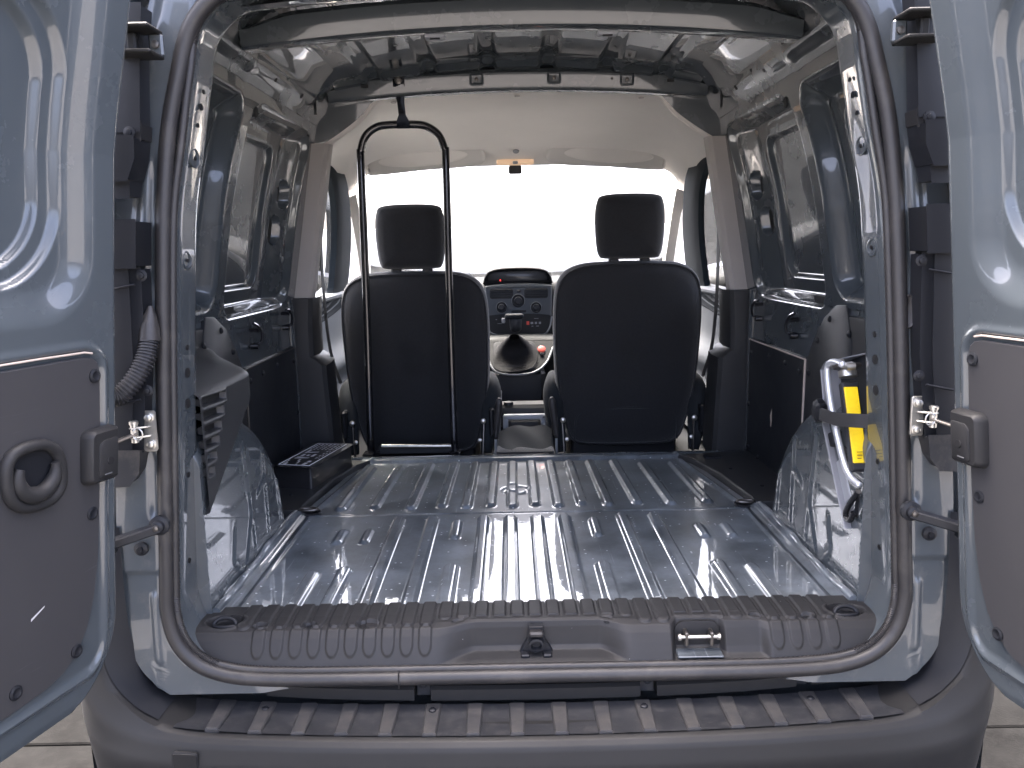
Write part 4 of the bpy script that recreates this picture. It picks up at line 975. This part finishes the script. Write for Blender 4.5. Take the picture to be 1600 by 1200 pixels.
# console
Pc_ = [(-.135, .255), (-.132, .21), (-.10, .172), (-.03, .160), (.06, .168), (.115, .205), (.145, .26), (.15, .30), (-.14, .30)]
Pc_ = cr([(x, 0, z) for x, z in Pc_], 4, True)[:, [0, 2]]
cons = pillow('console', Pc_, [(0, .12), (0, -.012), (.005, -.02), (.010, -.021)], lambda x, z, d: (x, 3.36 + d + 1.1 * (z - .17), z), 'console_grey', db)
tube('console_rim', [(x, 3.337 + 1.1 * (z - .17), z) for x, z in cr([(x, z) for x, z in ((-.135, .26), (-.13, .21), (-.10, .172), (-.03, .160), (.06, .168), (.115, .205), (.145, .26))], 6)], .005, 'silver_trim', cons, seg=8)
pillow('shifter_base', outline_rr(-.115, .07, .178, .285, .02, 4), [(0, .02), (0, -.004), (.005, -.008)], lambda x, z, d: (x, 3.335 + d + 1.1 * (z - .17), z), 'dash', cons)
g0 = [(-.105, .186, 0), (.058, .186, 0), (.052, .275, 0), (-.085, .275, 0)]
V = []
for k in range(9):
    t = k / 8; sc_ = (1 - t) * 1 + t * .22
    for j, (x, z, _) in enumerate(cr([(a, b, 0) for a, b, c in g0], 5, True)):
        wob = 1 + .05 * math.sin(k * 1.9 + j * .9) * (1 - t)
        xx = (-.022) + (x + .022) * sc_ * wob; zz = .23 + (z - .23) * sc_ * wob + .085 * t
        V.append((xx, 3.325 + 1.1 * (zz - .17) * (1 - t) + .085 * t - .04 * t, zz))
mk('shifter_gaiter', V, gridfaces(9, 20) + [(k * 20 + 19, (k + 1) * 20 + 19, (k + 1) * 20, k * 20) for k in range(8)], 'leather_black', cons, 60)
V, F = soft_vf(outline_rr(-.026, .022, -.03, .045, .018, 6), [(.4, -.03), (.9, -.022), (1, 0), (.9, .022), (.4, .03)], lambda x, z, d: (-.013 + x * (1 + 3.5 * max(0, z)), 3.37 + d, .365 + z)); sk = mk('shifter_knob', V, F, 'plastic_black', cons, 60)
V, F = soft_vf(outline_rr(-.044, .036, -.010, .012, .010, 5), [(.5, -.03), (.95, -.02), (1, 0), (.9, .02), (.5, .03)], lambda x, z, d: (-.016 + x, 3.365 + d, .402 + z)); mk('knob_cap', V, F, 'dash', sk, 60)
box('knob_button', (-.066, 3.36, .386), (.016, .014, .022), 'grey_plastic_light', sk, .004)
lathe('start_button', [(.017, 0), (.017, .004), (.012, .006)], (.095, 3.332 + 1.1 * .083, .253), (0, -.75, .65), 'red_mark', cons, 16)
box('start_tab', (.096, 3.330 + 1.1 * .066, .236), (.018, .006, .012), 'print_black', cons, .003)
box('console_tunnel', (0, 3.56, .02), (.22, .34, .30), 'plastic_black', db, .02)
# handbrake and tray between the seats
tr = empty('centre_tray', (.01, 3.0, -.1), van)
V, F = join(box_vf((-.062, 2.98, .0), (.020, .03, .12), .006), box_vf((.082, 2.98, .0), (.020, .03, .12), .006), box_vf((.010, 2.98, .052), (.164, .03, .02), .006))
mk('tray_rim', V, F, 'white_plastic', tr, 40)
box('tray_well', (.010, 3.02, -.01), (.126, .05, .10), 'trim_dark', tr, .012)
box('tray_back', (.0, 3.12, .035), (.20, .10, .09), 'trim_dark', tr, .012)
lathe('tray_knob', [(.020, 0), (.018, .012), (.01, .014)], (-.05, 3.07, .082), (0, 0, 1), 'plastic_black', tr, 14)
box('tray_floor', (.0, 2.80, -.09), (.22, .30, .06), 'white_plastic', tr, .01)
tube('handbrake', cr([(-.092, 2.93, -.05), (-.090, 2.97, .03), (-.090, 3.02, .07), (-.088, 3.10, .13)], 5), [.010] * 5 + [.011] * 6 + [.013] * 5, 'grey_plastic_light', tr, seg=12)

# ================================================================ loose things
# black soft pouch between the seats
bag = empty('pouch', (.012, 2.74, -.06))
def bagf(u, v):
    x = -.088 + .19 * u; top = .006 + .022 * u - .055 * (1 - v) ** 2 * 0
    return x, 2.66 + .16 * v, .000 + .045 * v + .014 * u * v + .006 * np.sin(9 * u + 5 * v) * np.sin(math.pi * u) - .02 * (np.abs(2 * u - 1) ** 6)
bt = grid('pouch_flap', lin(0, 1, 30), lin(0, 1, 20), bagf, 'fabric_side', bag, False, ang=180)
pb_ = outline_rr(-.092, .104, 2.645, 2.83, .02, 4)
V, F = soft_vf(pb_, [(.9, -.062), (1, -.05), (1.02, -.02), (1, .0), (.9, .004), (.3, .006)], lambda x, y, d: (x, y, d)); mk('pouch_body', V, F, 'fabric', bag, 60)
tube('pouch_piping', [tuple(float(q) for q in bagf(np.array(u), np.array(v))) for u, v in ((0, 1), (0, .5), (0.0, 0.02), (.25, .0), (.5, 0), (.75, 0), (1, 0), (1, .5), (1, 1))], .0025, 'fabric_side', bag, seg=6)
tag(bag, 'small black soft zip pouch lying between the two seats', 'pouch')

# black box with printed label on the left floor cover
bb = empty('tool_box', (-.64, 2.35, .014))
c0 = np.array([-.640, 2.362]); e1 = np.array([.62, .78]); e1 = np.array([.22, .975]); e1 /= np.linalg.norm(e1); e2 = np.array([e1[1], -e1[0]])
def bq(a, b, z): p = c0 + e1 * a * .85 + e2 * b * 1.2; return (p[0], p[1], z - .006)
Pb = outline_rr(-.165, .165, -.05, .05, .008, 3)
pillow('box_body', Pb[::-1], [(.006, .015), (.001, .020), (.0, .05), (-.002, .078), (.002, .083), (.008, .084)], lambda a, b, z: bq(a, b, z + .004 * math.sin(20 * a) * (z < .05)), 'print_black', bb, 40)
lb = pillow('box_label', outline_rr(-.155, .155, -.043, .043, .003, 2)[::-1], [(0, .0842), (0, .0850)], lambda a, b, z: bq(a, b, z), 'print_black', bb, 20)
random.seed(11)
tube('label_border', [bq(a, b, .0856) for a, b in ((-.15, -.040), (.15, -.040), (.15, .040), (-.15, .040))], .0012, 'print_white', lb, True, 4)
Vm = []; Fm = []
def mark(a, b, la, lb_, sk=0):
    i = len(Vm)
    for q, w_ in ((0, 0), (la, 0), (la + sk, lb_), (sk, lb_)): Vm.append(bq(a + q, b + w_, .0856))
    Fm.append((i, i + 1, i + 2, i + 3))
for (a, b, l, h, sk) in ((-.07, -.030, .014, .035, .01), (-.05, -.030, .010, .035, -.01), (-.036, -.026, .03, .008, .0), (-.03, -.012, .02, .007, 0), (-.036, .002, .034, .008, 0), (.01, -.03, .012, .034, .012), (.025, -.03, .03, .007, 0), (-.145, .016, .03, .010, 0), (-.110, .018, .02, .009, 0), (-.145, -.03, .022, .006, 0), (-.145, .0, .012, .005, 0), (-.12, -.005, .02, .005, 0), (-.095, -.012, .018, .006, 0), (-.14, -.034, .05, .003, 0)): mark(a, b, l, h, sk)
for k in range(7):
    for q in range(5): mark(.062 + .017 * q + random.uniform(-.003, .003), -.034 + .0105 * k, random.uniform(.007, .015), .0045)
for k in range(5): mark(-.06 + .03 * k, .022, random.uniform(.012, .026), .004); mark(-.06 + .03 * k, .030, random.uniform(.008, .02), .003)
mk('label_print', Vm, [f[::-1] for f in Fm], 'print_white', lb, 0)
tag(bb, 'black box with white printed label beside the left wheel arch', 'box')

# jack kit clipped to the right quarter trim
jk = empty('jack_kit', (.62, 1.50, .15))
P = [(1.440, .150), (1.468, .140), (1.600, .318), (1.592, .340), (1.620, .425), (1.600, .442), (1.47, .482), (1.440, .482)]
pillow('jack_tray', P[::-1], [(0, .655), (0, .600), (.0015, .598), (.003, .600), (.004, .640)], lambda y, z, x: (x if (y > 1.475 or z < .147) else max(x, .652), y, z), 'grey_plastic_light', jk, 30)
pillow('tray_lining', P[::-1], [(.008, .641), (.008, .638)], lambda y, z, x: (x, y, z), 'plastic_black', jk, 30)
yb0, yb1 = np.array([.606, 1.503, .418]), np.array([.606, 1.434, .262])
bar('jack_beam', yb0, yb1, .018, .032, 'plastic_black', jk, .003)
bar('jack_sleeve', yb0 * .94 + yb1 * .06, yb0 * .62 + yb1 * .38, .0205, .0275, 'yellow_paint', jk, .002)
bar('jack_sleeve', yb0 * .50 + yb1 * .50, yb0 * .08 + yb1 * .92, .0205, .0275, 'yellow_paint', jk, .002)
for k in range(3):
    q = yb0 * (.20 - .035 * k) + yb1 * (.80 + .035 * k) - (.0, .0141, -.0062)
    bar('label_mark', q + np.array([-.007, 0, 0]), q + np.array([.006 - .003 * k, 0, 0]), .0025, .0008, 'plastic_black', jk, .0002)
lathe('jack_screw', [(.017, 0), (.017, .012), (.012, .014), (.010, .024), (.006, .026)], (.606, 1.505, .428), (0, .35, .9), 'zinc', jk, 16)
lathe('screw_nut', [(.026, 0), (.026, .006), (.02, .008)], (.606, 1.511, .445), (0, .35, .9), 'steel_dark', jk, 6)
for dy in (-.028, .024): lathe('jack_ear', [(.007, -.008), (.007, .008)], (.600, 1.511 + dy, .452), (1, 0, 0), 'zinc', jk, 10)
tube('wheel_brace', cr([(.590, 1.490, .454), (.590, 1.530, .454), (.589, 1.556, .446), (.588, 1.560, .427), (.587, 1.536, .375), (.587, 1.497, .318), (.588, 1.462, .272), (.592, 1.438, .250), (.600, 1.415, .240)], 6), .0065, 'steel_paint', jk, seg=12, ang=180)
pts = cr([(.588, 1.585, .338), (.579, 1.55, .346), (.577, 1.48, .352), (.583, 1.42, .362), (.60, 1.39, .367)], 6)
V = []
for p in pts: V += [(p[0], p[1], p[2] - .013), (p[0] - .003, p[1], p[2] - .012), (p[0] - .003, p[1], p[2] + .012), (p[0], p[1], p[2] + .013)]
mk('strap', V, gridfaces(len(pts), 4), 'webbing', jk, 60)
kx = np.array([.594, 1.592, .345])
Vk = []
prof = [(.018, -.004), (.022, .0), (.022, .012), (.015, .016), (.006, .017)]
for (r_, h) in prof:
    for k in range(32):
        t = 2 * math.pi * k / 32; q = r_ * (1 + .10 * math.cos(8 * t)); Vk.append((kx[0] - h, kx[1] + q * math.cos(t), kx[2] + q * math.sin(t)))
Fk = [(i * 32 + k, i * 32 + (k + 1) % 32, (i + 1) * 32 + (k + 1) % 32, (i + 1) * 32 + k) for i in range(4) for k in range(32)] + [tuple(4 * 32 + k for k in range(32))]
mk('knob', Vk, Fk, 'plastic_black', jk, 40)
bar('tool_case', (.625, 1.545, .255), (.625, 1.490, .185), .03, .045, 'white_plastic', jk, .003)
bar('tool_case', (.630, 1.492, .205), (.630, 1.470, .160), .02, .03, 'trim_dark', jk, .003)
lathe('socket', [(.014, -.012), (.014, .012), (.009, .014)], (.606, 1.545, .297), (0, .5, .8), 'plastic_black', jk, 14)
lathe('socket', [(.010, -.012), (.010, .012), (.006, .014)], (.610, 1.515, .272), (0, .5, .8), 'steel_dark', jk, 14)
tube('tow_hook', cr([(.604, 1.43, .225), (.602, 1.46, .19), (.602, 1.475, .165), (.602, 1.455, .16), (.602, 1.44, .18)], 5), .0055, 'tube_black', jk, seg=10)
bar('jack_foot', (.622, 1.445, .245), (.622, 1.450, .165), .02, .022, 'plastic_black', jk, .003)
tag(jk, 'yellow and black wheel jack kit strapped in its tray above the right wheel arch', 'jack')

# ---- keep three levels: thing > part > sub-part
def chain(o):
    c = [o]
    while c[-1].parent: c.append(c[-1].parent)
    return c[::-1]
for o in [o for o in S.objects if len(chain(o)) > 3]:
    part = chain(o)[1]
    o['_deep'] = part.name
for o in [o for o in S.objects if '_deep' in o]:
    part = S.objects[o['_deep']]; del o['_deep']
    o.parent = part; o.location = tuple(WL[o.name] - WL[part.name])
for o in [o for o in S.objects if o.type == 'EMPTY' and not o.children and o.parent]:
    bpy.data.objects.remove(o)
